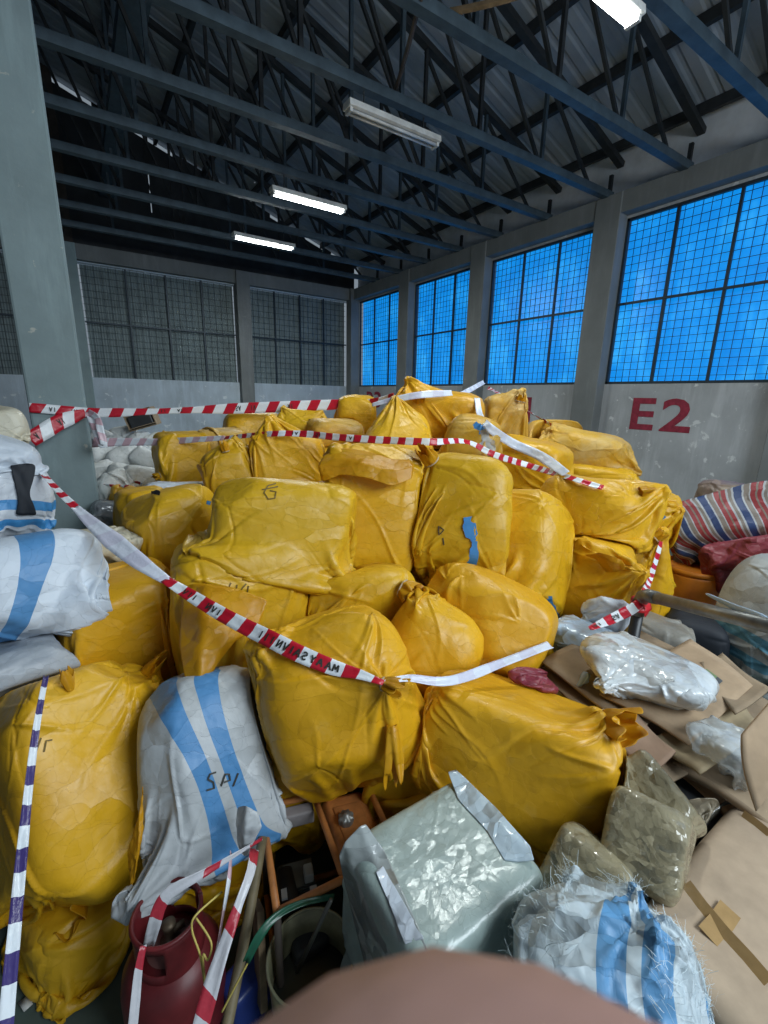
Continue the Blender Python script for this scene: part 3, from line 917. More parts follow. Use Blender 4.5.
sack('AC', 232, 475, 3.6, .44, .42, .46, 0, -6, -14, 'small leaning yellow sack between the boxy back sack and its taller neighbour', n=18, k=3.5, tips=(((.3, -.3, 1), .05, .12),))
sack('AB', 287, 466, 3.75, .62, .5, .56, 5, -6, 0, 'yellow sack with a pulled-up corner behind the big wide sack', n=20, tips=(((-.35, -.2, 1), .13, .2), ((1, -.5, -.3), .05, .1)))
sack('Y', 437, 425, 4.2, .86, .6, .62, -6, 4, 2, 'crumpled yellow sack crowning the heap at its highest point', n=22, excess=.13, tips=(((-.75, -.3, 1), .12, .16), ((.5, -.9, -.1), .06, .14)))
sack('Z', 396, 455, 3.75, .62, .55, .80, 8, -18, 18, 'tall cone-shaped yellow sack leaning right behind the upright ruffled sack', n=22, k=3.2, taper=.35, tips=(((-.35, -.2, 1), .10, .16),))
sack('V', 525, 470, 4.0, .72, .55, .56, -14, -4, 8, 'yellow sack carrying a white and blue tape across its top', n=20, tips=(((1, -.3, -.3), .08, .14),))
sack('X', 470, 452, 3.7, .44, .45, .60, -10, -8, 10, 'dusty yellow sack half wrapped in clear film just below the crest', n=18, mat=YD, k=3.4)

# ---- right flank
sack('S', 645, 515, 3.5, .42, .4, .38, -20, 0, 0, 'small yellow sack with a blue band near the wall on the right flank', n=16, tips=(((1, -.3, .5), .06, .12),))
sack('AJ', 650, 597, 3.2, 0.24, 0.26, 0.46, -20, 0, 0, 'limp yellow sack hanging behind the bent steel pipe', n=18, excess=.14, k=3)
sack('R', 620, 565, 3.3, 0.46, .5, 0.56, -20, -6, -6, 'yellow sack behind the pipe bend with a pointed upper right corner', n=20, tips=(((.9, -.2, 1), .12, .16),))
sack('Q', 592, 585, 2.95, .40, .4, .62, -20, -8, 0, 'narrow yellow sack with a pointed flap sticking out over the white film', n=20, excess=.12, tips=(((.9, -.5, .55), .20, .2),))
sack('P', 590, 517, 3.2, 0.74, .55, .52, -20, -16, 8, 'smooth flat yellow sack with a pointed upper right end on the right flank', n=22, k=3.6, tips=(((1, -.2, .9), .16, .22), ((.3, -.6, -1), .05, .1)))
sack('O', 520, 555, 2.95, 0.58, .5, .86, -28, -24, -10, 'tall slanting yellow sack with a pale sheen on its right edge', n=22, k=4, tips=(((-.8, -.8, -1), .08, .14),))

# ---- left and middle
sack('AH', 145, 515, 3.3, 0.36, .4, .40, 10, 0, 0, 'small yellow sack peeping out left of the sack with a black hole', n=14)
sack('I', 177, 532, 2.95, 0.56, .52, .58, 16, -8, -8, 'yellow sack with a black hole at its upper left corner', n=20, k=4, tips=(((-.7, -.4, -1), .05, .12),))
sack('J', 368, 505, 2.85, 0.6, .50, 0.78, 6, -10, 4, 'upright boxy yellow sack with a ruffled folded top in the middle of the heap', n=24, k=7, excess=.09)
sack('K', 463, 512, 2.8, 0.64, .5, .72, -8, -12, 2, 'upright yellow sack with torn blue strips on its front', n=24, k=4, taper=.12)
sack('G', 240, 607, 2.4, .66, .55, .74, 8, -6, 0, 'yellow sack under the wide sack with a long flap drooping over the striped white sack', n=22, k=6, excess=.1, tips=(((-.25, -1, -.85), .16, .16),))
sack('H', 286, 530, 2.5, .80, .55, .56, 4, -12, 6, 'big wide yellow sack with a scrawled 6 at its top, left of the heap centre', n=26, k=5, tips=(((1, -.6, -.8), .14, .2), ((-1, -.6, -.9), .05, .12)))
sack('L', 362, 603, 2.5, .62, .5, .42, 4, -14, -6, 'squat yellow sack with a flopped mouth in front of the upright ruffled sack', n=22, k=3.6)
sack('N', 488, 617, 2.4, .68, .52, .46, -14, -16, 14, 'rounded yellow sack lying below the sack with blue strips', n=24, k=3.6)
sack('AL', 432, 575, 2.75, .50, .5, .50, 0, 0, 0, 'shaded yellow sack deep in the gap between the two upright sacks', n=14)
sack('AI', 385, 560, 2.75, .60, .5, .42, 0, -10, -6, 'creased yellow sack wedged under the upright ruffled sack', n=18, excess=.12)
sack('M', 430, 648, 2.25, .48, .5, .50, 4, -24, 28, 'rounded yellow sack between the tied sack and the one below the blue strips', n=20, k=3.2)
sack('AN', 430, 745, 2.05, .5, .5, .5, 0, 0, 0, 'shaded yellow sack in the gap between the tied sack and the big front sack', n=14)
sack('AK', 282, 765, 2.05, .46, .45, .48, 0, 0, 0, 'yellow sack low between the striped white sack and the tied sack', n=18, excess=.12)
sack('C', 120, 627, 2.35, 0.55, .54, .60, 8, -4, 0, 'boxy yellow sack directly below the white blue-striped bag at left', n=24, k=8)
# front row
sack('AM', 195, 850, 2.0, .50, .45, .50, 10, 0, 0, 'shaded yellow sack on the floor behind the red gas cylinder', n=16)
sack('B', 98, 908, 1.85, .50, .50, .40, 12, -6, 6, 'yellow sack with a crumpled tied mouth at the bottom of the front left stack', n=22, k=3.6, excess=.10)
sack('A', 82, 778, 1.80, .56, .60, .84, 22, -32, 9, 'large glossy yellow sack in the front left corner crossed by a navy tape', n=28, k=6, excess=.06, tips=(((1, -.3, 1), .10, .14),))
sack('E', 338, 692, 1.90, .64, .58, .67, 6, -18, -14, 'yellow sack in front whose tied neck holds the barrier tape', n=28, k=3.2, excess=.11, tips=(((.50, -1, .22), .07, .09), ((-.75, -.35, 1), .07, .14)))
sack('F', 512, 748, 1.85, .74, .55, 0.44, -6, -20, 4, 'big bright yellow sack with a puckered corner in the front middle', n=28, k=8, excess=.10, tips=(((.9, -.6, -1), .16, .13), ((1, -.3, .8), .10, .15)))
sack('D', 206, 757, 1.78, 0.47, .42, 0.66, 8, -28, 6, 'white woven sack with two blue stripes and black writing in front of the heap', n=28, k=4.5, mat=WHITE_STR, name='white_sack', group='white woven sacks', excess=.07,
     tips=(((-.8, -.5, -1), .15, .16), ((.8, -.4, -1), .08, .14)))
# ------------------------------------------------------------------ loose mouths, strips and handwriting on the sacks
YT, nt_, b_, o_ = new_mat('thin_yellow_cloth')
v_ = objcoord(nt_)
n_ = noise(nt_, v_, 8, 4)
c_ = ramp(nt_, n_.outputs['Fac'], [(.3, (.66, .31, .006)), (.7, (.76, .41, .012))]).outputs['Color']
lk(nt_, c_, b_.inputs['Base Color']); b_.inputs['Roughness'].default_value = .42
tr_ = nd(nt_, 'ShaderNodeBsdfTranslucent'); lk(nt_, c_, tr_.inputs['Color'])
mx_ = nd(nt_, 'ShaderNodeMixShader'); mx_.inputs[0].default_value = .3
lk(nt_, b_.outputs[0], mx_.inputs[1]); lk(nt_, tr_.outputs[0], mx_.inputs[2]); lk(nt_, mx_.outputs[0], o_.inputs['Surface'])
lk(nt_, crinkle(nt_, v_, amt=.25), b_.inputs['Normal'])

def tip_of(key, tdir):
    """the world point of a sack's own cloth farthest along a local direction"""
    o = SACKS[key]; P = np.array([v.co[:] for v in o.data.vertices]); t = np.array(tdir, float); t /= np.linalg.norm(t)
    p = P[np.argmax(P @ t)]; mw = np.array(o.matrix_world)
    return mw[:3, :3] @ p + mw[:3, 3], mw[:3, :3] @ t

def fine_grid(rows, seed, amp=.007):
    """a smooth sheet through measured points, with small ripples"""
    A = np.array([[at(*p) for p in r] for r in rows]); n, m = A.shape[:2]
    ui = np.linspace(0, n - 1, 22); vi = np.linspace(0, m - 1, 18)
    B1 = np.stack([np.stack([np.interp(ui, np.arange(n), A[:, j, k]) for j in range(m)], 1) for k in range(3)], -1)
    B2 = np.stack([np.stack([np.interp(vi, np.arange(m), B1[i, :, k]) for i in range(22)], 0) for k in range(3)], -1)
    P = B2.reshape(-1, 3); L = np.linalg.norm(A[0, 0] - A[-1, -1])
    h = vnoise(P / L, seed, 9) + .6 * vnoise(P / L, seed + 1, 19)
    P = P - FWD * (h * amp)[:, None] + UPV * (vnoise(P / L, seed + 2, 8) * amp * .6)[:, None]
    return P.reshape(22, 18, 3)
def flap(key, rows, mat=None, name='loose_flap', sub=1):
    """loose cloth hanging from a sack: rows of points measured on the photo (px, py, d)"""
    A = fine_grid(rows, len(key) + len(rows))
    mb = MB().grid(A); mb.v = [tuple(v) for v in child_local(SACKS[key], mb.v)]
    return mb.build(name, mat or YT, SACKS[key], True, solid=.003, sub=sub)

def mouth(key, px, py, dirpx, length, r0, r1, seed, lift=.0, **kw):
    """a gathered mouth at a point of the sack seen in the photo, pointing along a direction in the picture"""
    bv = bvh_of([SACKS[key]]); p = cast(bv, px, py, lift)
    if p is None: return None
    dv = RGT * dirpx[0] - UPV * dirpx[1] - FWD * (dirpx[2] if len(dirpx) > 2 else .3)
    return ruffle(SACKS[key], p, dv, length, r0, r1, seed, YT, **kw)

p, dn = tip_of('E', (.50, -1, .22))
KNOT = p
ruffle(SACKS['E'], p - dn * .01, dn * .4 + RGT * .5 - UPV * .2, .07, .016, .045, 3, YT, waves=6)
mouth('E', 300, 617, (-.35, -1, .4), .07, .03, .055, 5, waves=4, flat=.4, tie=False)
mouth('E', 392, 725, (.05, 1, .25), .16, .018, .035, 6, waves=4, flat=.4, tie=False)
p, dn = tip_of('F', (1, -.3, .8))
ruffle(SACKS['F'], p - dn * .06, RGT * .55 + UPV * .25 - FWD * .8, .10, .04, .085, 8, YT, waves=5, flat=.6)
p, dn = tip_of('F', (.9, -.6, -1))
ruffle(SACKS['F'], p - dn * .03, RGT * .25 - UPV * .9 - FWD * .2, .10, .025, .03, 9, YT, waves=4, flat=.4, tie=False)
mouth('L', 402, 588, (1, .5, .5), .07, .04, .075, 11, waves=5, flat=.5)
flap('J', [[(322, 482, 2.52), (342, 474, 2.50), (368, 478, 2.48), (392, 486, 2.50), (412, 478, 2.56)], [(318, 466, 2.52), (340, 458, 2.52), (366, 464, 2.50), (392, 472, 2.50), (414, 466, 2.58)], [(324, 456, 2.58), (344, 448, 2.60), (370, 452, 2.62), (394, 460, 2.60), (410, 460, 2.62)]], name='folded_top')
mouth('K', 432, 462, (-.7, -.8, .5), .10, .04, .075, 14, waves=5, flat=.4)
mouth('Y', 462, 425, (.6, .1, .7), .06, .05, .09, 15, waves=6, flat=.5)
mouth('Y', 420, 400, (-.3, -.6, .6), .06, .05, .07, 16, waves=6, flat=.5, tie=False)
mouth('W', 520, 402, (.2, -1, .3), .06, .04, .06, 17, waves=5, flat=.5)
mouth('AC', 226, 452, (-.2, -1, .3), .07, .02, .05, 18, waves=5, flat=.4)
mouth('B', 82, 900, (-.5, -.3, .9), .07, .035, .10, 19, waves=7, flat=.8)
mouth('R', 655, 540, (.8, -.7, .3), .07, .03, .05, 20, waves=4, flat=.4)
mouth('A', 148, 672, (.8, -.8, .2), .10, .03, .045, 21, waves=4, flat=.35, tie=False)
mouth('A', 70, 690, (-.1, -1, .2), .07, .012, .022, 22, waves=3, flat=.3, tie=False)
mouth('AD', 160, 475, (-.6, .3, .5), .05, .02, .045, 23, waves=5, flat=.5)
mouth('P', 640, 492, (1, -.3, .1), .07, .03, .045, 24, waves=4, flat=.3, tie=False)
#mouth('C', 92, 583, (-.7, -.2, .7), .05, .05, .075, 25, waves=4, flat=.3, tie=False)
flap('G', [[(183, 585, 2.04), (205, 583, 2.0), (236, 588, 2.03), (268, 600, 2.06)], [(181, 615, 1.95), (203, 618, 1.88), (232, 622, 1.93), (258, 628, 2.0)],
           [(179, 648, 1.85), (200, 655, 1.78), (220, 650, 1.83), (236, 640, 1.92)], [(186, 680, 1.76), (199, 686, 1.72), (208, 682, 1.75), (219, 660, 1.82)]])
flap('Q', [[(585, 555, 2.72), (597, 560, 2.70), (606, 572, 2.70)], [(600, 552, 2.64), (608, 560, 2.62), (612, 572, 2.64)], [(622, 560, 2.58), (625, 565, 2.57), (624, 570, 2.58)]])
flap('A', [[(128, 850, 1.5), (139, 815, 1.50), (143, 785, 1.52)], [(129, 870, 1.48), (138, 850, 1.48), (143, 830, 1.5)], [(131, 890, 1.47), (134, 880, 1.47), (137, 865, 1.48)]], sub=1)
flap('O', [[(500, 490, 2.66), (506, 489, 2.66)], [(500, 497, 2.63), (507, 497, 2.63)]], sub=1)

strokes(SACKS['H'], [[(276, 484), (268, 486), (264, 493), (268, 499), (275, 498), (276, 492), (270, 491)], [(262, 490), (278, 487)]], .006, INKY)
strokes(SACKS['K'], [[(440, 527), (444, 530), (440, 534)], [(439, 526), (439, 535)], [(443, 538), (444, 545)]], .006, INK)
strokes(SACKS['D'], [[(216, 772), (210, 774), (208, 779), (213, 782), (214, 788), (207, 790)], [(221, 786), (225, 774), (229, 774), (230, 780), (224, 782)], [(233, 786), (238, 773)]], .006, INK)
strokes(SACKS['G'], [[(231, 583), (227, 590), (232, 596)], [(237, 585), (236, 595)], [(246, 584), (241, 590), (247, 594), (248, 586)]], .006, INKY)
strokes(SACKS['A'], [[(36, 752), (41, 738)], [(44, 752), (46, 741), (52, 740)]], .005, INKY)
strokes(SACKS['K'], [[(468, 517), (470, 530), (474, 541)]], [.05, .075, .07, .03], BLUE, 'blue_strip')
strokes(SACKS['K'], [[(475, 541), (474, 555), (470, 569)]], [.03, .05, .055, .04], BLUE, 'blue_strip')
strokes(SACKS['O'], [[(549, 596), (552, 612), (556, 628)]], [.03, .05, .07], BLUE, 'blue_strip')
strokes(SACKS['S'], [[(628, 525), (640, 523), (655, 519), (663, 514)]], .06, BLUE, 'blue_band')
strokes(SACKS['X'], [[(474, 424), (480, 430), (486, 427)]], [.05, .08, .05], BLUE, 'blue_tag')
strokes(SACKS['X'], [[(484, 430), (487, 445), (489, 462)]], [.06, .12, .05], CLEAR, 'clear_film')
strokes(SACKS['K'], [[(452, 445), (458, 446), (463, 450)]], [.03, .05, .03], BLUE, 'blue_tag')
strokes(SACKS['I'], [[(206, 503), (210, 504)]], .03, BLUE, 'blue_tag')
strokes(SACKS['I'], [[(152, 494), (156, 494), (160, 495)]], [.03, .045, .03], DARK, 'black_hole')
strokes(SACKS['E'], [[(296, 618), (300, 617)]], .012, TIE, 'tie')

# ------------------------------------------------------------------ barrier tapes
GLY = {'I': [[(.5, 0), (.5, 1)]], 'N': [[(.1, 0), (.1, 1), (.9, 0), (.9, 1)]], 'V': [[(.05, 1), (.5, 0), (.95, 1)]], 'A': [[(0, 0), (.5, 1), (1, 0)], [(.25, .4), (.75, .4)]],
       'S': [[(.9, .85), (.5, 1), (.1, .8), (.3, .55), (.8, .45), (.9, .2), (.5, 0), (.1, .15)]], 'R': [[(.1, 0), (.1, 1), (.7, 1), (.9, .75), (.7, .5), (.1, .5)], [(.5, .5), (.9, 0)]],
       'M': [[(0, 0), (.1, 1), (.5, .3), (.9, 1), (1, 0)]], 'Y': [[(.1, 1), (.5, .5), (.9, 1)], [(.5, .5), (.5, 0)]]}
def ribbon(name, pts, width, mat, label, twist=0, letters=(), wob=.15, seed=0, group='barrier tapes', thing=True, world=False, up=None, cat='tape', lh=.45, parent=None):
    """thin plastic tape strung through measured points; its flat side is turned by twist (radians) about its own line"""
    W = np.array([p if world else at(*p) for p in pts], float); n = len(W)
    # Catmull-Rom resample
    S = []
    for i in range(n - 1):
        p0, p1, p2, p3 = W[max(i - 1, 0)], W[i], W[i + 1], W[min(i + 2, n - 1)]
        L = np.linalg.norm(p2 - p1); k = max(3, int(L / .025))
        for t in np.linspace(0, 1, k, endpoint=False):
            S.append(.5 * (2 * p1 + (p2 - p0) * t + (2 * p0 - 5 * p1 + 4 * p2 - p3) * t * t + (3 * p1 - p0 - 3 * p2 + p3) * t ** 3))
    S.append(W[-1]); S = np.array(S); m = len(S)
    cum = np.concatenate([[0], np.cumsum(np.linalg.norm(np.diff(S, axis=0), axis=1))])
    ww = np.interp(np.linspace(0, 1, m), np.linspace(0, 1, len(width)), width) if hasattr(width, '__len__') else np.full(m, width)
    tw = np.interp(np.linspace(0, 1, m), np.linspace(0, 1, len(twist)), twist) if hasattr(twist, '__len__') else np.full(m, twist)
    r = np.random.default_rng(seed); ph = r.uniform(0, 6, 3)
    side = np.zeros((m, 3)); nor = np.zeros((m, 3))
    for i in range(m):
        t = S[min(i + 1, m - 1)] - S[max(i - 1, 0)]; t /= np.linalg.norm(t) + 1e-9
        v = (EYE - S[i]) if up is None else np.array(up, float); v = v - t * (v @ t); v /= np.linalg.norm(v) + 1e-9
        s = np.cross(t, v); a = tw[i] + wob * (math.sin(cum[i] * 9 + ph[0]) + .6 * math.sin(cum[i] * 21 + ph[1]))
        side[i] = s * math.cos(a) + v * math.sin(a); nor[i] = v * math.cos(a) - s * math.sin(a)
    nw = 5; P = np.zeros((m, nw, 3)); UV = np.zeros((m, nw, 2))
    for j in range(nw):
        q = j / (nw - 1) - .5
        P[:, j] = S + side * (ww * q)[:, None] + nor * (.004 * np.sin(cum * 31 + 5 * q + ph[2]) * (1 - 4 * q * q) + .003 * q * q * 4)[:, None]
        UV[:, j, 0] = cum; UV[:, j, 1] = q * ww
    c0 = S.mean(0); mb = MB().grid(P - c0); me = mb.mesh(name, True)
    uvl = me.uv_layers.new(name='UVMap'); flat = UV.reshape(-1, 2)
    vi = np.zeros(len(me.loops), np.int32); me.loops.foreach_get('vertex_index', vi)
    uvl.data.foreach_set('uv', flat[vi].astype(np.float32).ravel())
    o = link(name, me, mat, parent); o.location = c0 - (np.array(parent.location) if parent is not None else 0)
    md = o.modifiers.new('sol', 'SOLIDIFY'); md.thickness = .0012
    if thing: tag(o, label, cat, group)
    if letters:
        mb = MB()
        def pos(s, q, w=None):
            i = min(max(np.searchsorted(cum, s) - 1, 0), m - 2); f = (s - cum[i]) / (cum[i + 1] - cum[i] + 1e-9)
            return (S[i] * (1 - f) + S[i + 1] * f) + (side[i] * (1 - f) + side[i + 1] * f) * q * (ww[i]) + nor[i] * .006
        for (s0, txt, flip) in letters:
            s = s0; mb = MB()
            for ch in txt:
                for st in GLY[ch]:
                    for a, b in zip(st[:-1], st[1:]):
                        def mp(u, v, off):
                            fu, fv = (1 - u, 1 - v) if flip else (u, v)
                            return pos(s + fu * .020 + off[0], (fv - .5) * lh + off[1])
                        d = np.array([b[0] - a[0], b[1] - a[1]]); d = d / (np.linalg.norm(d) + 1e-9); o2 = np.array([-d[1] * .0032, d[0] * .05])
                        q = np.array([[mp(*a, -o2), mp(*a, o2)], [mp(*b, -o2), mp(*b, o2)]]) - c0
                        mb.grid(q)
                s += .028
            mb.build('black_lettering', INK, o)
    return o
k_ = KNOT
KD = float((k_ - EYE) @ FWD)
kpx = 384 + FPX * float((k_ - EYE) @ RGT) / KD; kpy = 512 - FPX * float((k_ - EYE) @ UPV) / KD
kx, ky, kd = kpx, kpy, KD - .02
BVA = bvh_of(list(SACKS.values()))
def over(px, py, d, lift=.02):
    """keep a tape point in front of the cloth it passes"""
    p = cast(BVA, px, py, 0)
    return (px, py, d) if p is None else (px, py, min(d, float((p - EYE) @ FWD) - lift))
t1 = ribbon('barrier_tape', [(165, 580, 1.92), over(225, 616, 1.78, .03), over(270, 639, 1.72, .03), over(300, 654, 1.7), over(335, 668, 1.7), over(kx - 24, ky - 9, 1.7), (kx, ky, kd)],
       [.04, .05, .056, .06, .062, .055, .02], TAPE_RW, 'taut red and white tape from the white bags to the tied front sack', [.6, .3, 0, 0, 0, .1, .5],
       [(.12, 'VII', 1), (.26, 'NVI', 1), (.54, 'III', 1), (.63, 'NVI', 1), (.71, 'AS', 1), (.77, 'YA', 1), (.83, 'AM', 1)], .1, 1)
ribbon('reversed_length', [(75, 507, 2.25), (92, 523, 2.15), (118, 545, 2.04), (145, 566, 1.97), (168, 582, 1.915)], [.035, .06, .085, .07, .04], TAPE_WHITE, '', [.5, .2, .1, .2, .6], (), .1, 31, thing=False, parent=t1)
ribbon('far_end', [(38, 470, 2.5), (48, 480, 2.4), (60, 493, 2.32), (77, 509, 2.24)], [.03, .035, .035, .04], TAPE_RW, '', [1.0, .7, .6, .5], (), .1, 32, thing=False, parent=t1)
PB = at(641, 594, 2.42)
ribbon('barrier_tape', [(kx, ky, kd), over(kx + 25, ky - 5, kd + .05), (450, 681, 1.68), (500, 664, 1.9), (550, 645, 2.1)], [.02, .035, .04, .04, .045], TAPE_WHITE,
       'pale reversed tape stretched from the tied neck of the front sack towards the pipe', [.5, .3, .3, .5, .6], (), .1, 2)
ribbon('barrier_tape', [(590, 629, 2.24), (610, 620, 2.30), (632, 609, 2.36), (640, 603, 2.38)], [.03, .05, .055, .05], TAPE_RW, 'short red and white tape end tied to the post below the pipe bend', [.6, .2, 0, .2], [(.03, 'AI', 0), (.16, 'SA', 0)], .1, 3)
# upper tape: round the column, then across the back of the heap
cyf = 4.955
ribbon('barrier_tape', [(-.37, cyf, 1.94), (-.26, cyf, 1.93), (-.12, cyf, 1.915), (0.04, cyf, 1.90), (.25, 4.9, 1.90), (.75, 4.75, 1.925), (1.35, 4.5, 1.96), (1.95, 4.2, 2.0), (2.32, 3.95, 2.03), (2.45, 3.8, 2.07), (2.55, 3.72, 2.12)],
       [.08, .085, .08, .05, .06, .10, .105, .105, .10, .07, .04], TAPE_WIDE, 'upper red and white tape from the grey column across the back of the heap', 0,
       [(.14, 'AI', 0), (.30, 'MV', 0), (1.02, 'II', 0), (1.17, 'AI', 0), (1.70, 'SA', 0), (1.84, 'IV', 0), (2.2, 'AI', 0)], .06, 4, world=True, up=(.1, -1, .15))
ribbon('barrier_tape', [at(30, 440, 3.75), at(45, 431, 3.82), at(60, 422, 3.9), (0.03, cyf - .01, 1.90)], [.12, .13, .12, .06], TAPE_WIDE, 'slanting red and white tape running down from the column edge behind the white bags', 0,
       [(.05, 'A', 0), (.26, 'AI', 0)], .05, 5, world=True, up=(.1, -1, .1))
ribbon('barrier_tape', [at(88, 412, 3.95), at(97, 418, 3.9), at(101, 432, 3.88), at(104, 446, 3.9), at(99, 440, 3.9), at(92, 420, 3.93), at(88, 412, 3.95)], .055, TAPE_FADED, 'loose loop of pale red and white tape dangling beside the column', 0, (), .3, 6, world=True)
ribbon('barrier_tape', [(92, 443, 4.0), (125, 442, 4.0), (160, 442, 3.95), (190, 440, 3.85), (225, 438, 3.75)], [.08, .07, .06, .05, .04], TAPE_FADED, 'faded pink part of the second tape in front of the white parcels', .2, (), .08, 7)
ribbon('barrier_tape', [(225, 438, 3.75), (270, 434, 3.45), (305, 434, 3.4), (335, 437, 3.3), (380, 440, 3.2), (430, 442, 3.1), over(466, 442, 3.3), over(495, 455, 3.4), over(530, 466, 3.6), over(570, 478, 3.6), over(603, 488, 3.5)],
       [.035, .04, .05, .05, .052, .05, .04, .05, .05, .045, .04], TAPE_RW, 'second red and white tape sagging over the middle of the heap', [.7, .5, .3, 0, 0, .2, .6, .2, .3, .5, .6],
       [(.72, 'IA', 0), (.92, 'SI', 0), (1.2, 'AI', 0)], .12, 8)
ribbon('barrier_tape', [over(661, 540, 3.0), over(657, 556, 2.9), over(651, 575, 2.75), (645, 592, 2.46)], [.03, .03, .035, .04], TAPE_RW, 'twisted red and white tape dropping from the pointed sack corner to the pipe bend', [.9, .6, .3, .2], (), .3, 33)
ribbon('barrier_tape', [(477, 398, 3.85), (480, 415, 3.7), over(490, 428, 3.8, .06), over(512, 443, 3.9, .08), over(540, 456, 3.9, .08), over(566, 474, 3.8, .06)], [.05, .05, .07, .075, .08, .06], TAPE_BW, 'white tape with a blue edge trailing over the sacks below the number 1', [.4, .2, .1, .1, .2, .3], (), .08, 9)
ribbon('barrier_tape', [(458, 396, 4.0), (468, 391, 4.4), (484, 382, 5.2)], .05, TAPE_WHITE, 'pale lavender tape end rising from the crest of the heap towards the windows', .2, (), .05, 10)
ribbon('barrier_tape', [(488, 388, 6.2), (505, 397, 5.6), (525, 409, 5.0), (545, 421, 4.7), (560, 429, 4.5)], .05, TAPE_RW, 'twisted red and white tape slanting past the red number 1', [0, 1.5, 3, 4.5, 6], (), .3, 11)
ribbon('barrier_tape', [(372, 405, 3.75), (392, 400, 3.7), (420, 395, 3.68), (452, 393, 3.8)], [.03, .05, .06, .05], TAPE_WHITE, 'white tape lying over the top of the crowning sack', .3, (), .1, 12)
ribbon('barrier_tape', [(46, 676, 1.55), (38, 715, 1.42), (29, 780, 1.28), (20, 870, 1.12), (12, 950, 1.0), (4, 1040, .9)], [.016, .02, .022, .024, .026, .028], TAPE_NAVY, 'navy and white tape dropping down the left edge in front of the glossy sack', .3, (), .12, 13)

# ------------------------------------------------------------------ bags at left
GL = 'white bags at the left edge'
def bag(key, px, py, d, w, t, h, yaw, lean, roll, label, mat, name='white_bag', cat='bag', group=None, **kw):
    return sack(key, px, py, d, w, t, h, yaw, lean, roll, label, mat=mat, name=name, cat=cat, group=group, **kw)
buried(40, -.42, 2.35, .26, .75, .6, .5, 10, DARKGREY, 'dark bag at the bottom of the stack of white bags at left', None, 'dark_bag')
bag('LG', 8, 745, 1.95, .56, .5, .42, 10, -8, 0, 'dull grey bag at the left edge behind the glossy yellow sack', GREYDULL, 'grey_bag', n=18)
bag('LM', 18, 672, 2.0, .52, .5, .30, 12, -6, 0, 'greyish bag with a blue end squeezed under the big white bag', mat_sack_white('grey_bag_blue_end', (.42, .46, .52), (.30, .34, .38), [(-.26, .05)], 0), 'grey_bag', n=18)
bag('LW', 22, 585, 2.1, .62, .58, .46, 18, -18, 4, 'big white bag with a blue band at the left edge beside the boxy yellow sack', WHITE_ONE, n=26, k=4, tips=(((.7, -.8, -1), .16, .2),), folds=9)
bag('LC', 108, 541, 2.62, .36, .34, .12, 10, -2, 6, 'cream plastic sheet folded flat above the boxy yellow sack', CREAM, 'plastic_sheet', 'sheet', n=16)
bag('LB', 6, 494, 2.5, .42, .42, .38, 5, -6, 6, 'white sack with blue hoops under a black cloth at the left edge', WHITE_HOR, 'white_sack', 'sack', n=20, k=3)
bag('LP', 0, 458, 2.45, .36, .36, .24, 0, 0, 20, 'pale bluish cloth bundle on top of the blue-hooped sack', WHITE, 'cloth_bundle', 'cloth', n=18, k=3, excess=.14)
bag('LY', -4, 424, 2.7, .30, .32, .22, 0, 0, 0, 'crumpled cream plastic heap behind the bluish cloth bundle', CREAM, 'plastic_sheet', 'sheet', n=18, k=3, excess=.16)
bv = bvh_of([SACKS['LB'], SACKS['LP'], SACKS['LW']])
rows = []
for (x0, x1, y) in [(10, 33, 464), (12, 34, 474), (14, 31, 484), (17, 28, 494), (19, 32, 503), (15, 36, 514)]:
    rows.append([cast(bv, x0 + (x1 - x0) * t, y, .012 + .006 * math.sin(9 * t + y)) for t in np.linspace(0, 1, 6)])
rows = [r for r in rows if all(p is not None for p in r)]
if len(rows) > 2:
    tag(MB().grid(np.array(rows)).build('black_cloth', DARK, None, True, solid=.012, sub=2), 'black cloth strip draped over the blue-hooped sack at the left edge', 'cloth')

# ------------------------------------------------------------------ white parcels by the back wall
GP = 'small white parcels by the column'
PLAB = ['topmost white parcel left of the carton', 'white parcel just left of the carton box', 'white parcel right under the carton box', 'white parcel at the upper right touching the boxy sack',
        'creased white parcel against the column', 'broad white parcel in the middle of the parcel heap', 'white parcel right of the broad middle parcel', 'white parcel low against the column', 'small white parcel at the heart of the lower row',
        'white parcel near the rope at lower right', 'grey-white parcel at the foot of the column', 'white parcel leaning on the yellow sack at right', 'white parcel under the faded tape', 'flat white parcel half under the broad one']
for i, (x, y, d) in enumerate([(104, 444, 5.6), (122, 441, 5.7), (139, 446, 5.6), (152, 447, 5.5), (100, 460, 5.3), (122, 462, 5.2), (143, 463, 5.2), (99, 478, 5.0), (121, 481, 4.9), (141, 480, 4.9), (101, 496, 4.8), (154, 470, 5.1), (112, 452, 5.4), (112, 489, 4.7)]):
    r = np.random.default_rng(i)
    sack('W%d' % i, x + 2, y - 4, d, r.uniform(.28, .38), .26, r.uniform(.20, .28), r.uniform(-40, 40), r.uniform(-30, 0), r.uniform(-30, 30), PLAB[i] + ' in the heap by the column', mat=PARCEL, name='white_parcel', cat='parcel', group=GP, n=10, k=4, excess=.12, folds=6, cuts=2)
for i, (x, y, z) in enumerate([(.25, 6.3, .5), (.75, 6.3, .5), (.3, 5.9, .3), (.85, 5.7, .35), (.2, 6.7, .85), (.7, 6.8, .85)]):
    buried(50 + i, x, y, z - .15, .7, .6, .65, 20 * i, PARCEL, 'white sack buried at the bottom of the parcel heap by the column', 'buried white sacks', 'white_sack')
bag('rope_y', 125, 496, 4.5, .24, .2, .22, 10, 0, 10, 'small yellow parcel beside the red and white rope', Y, 'yellow_parcel', 'parcel', n=12)
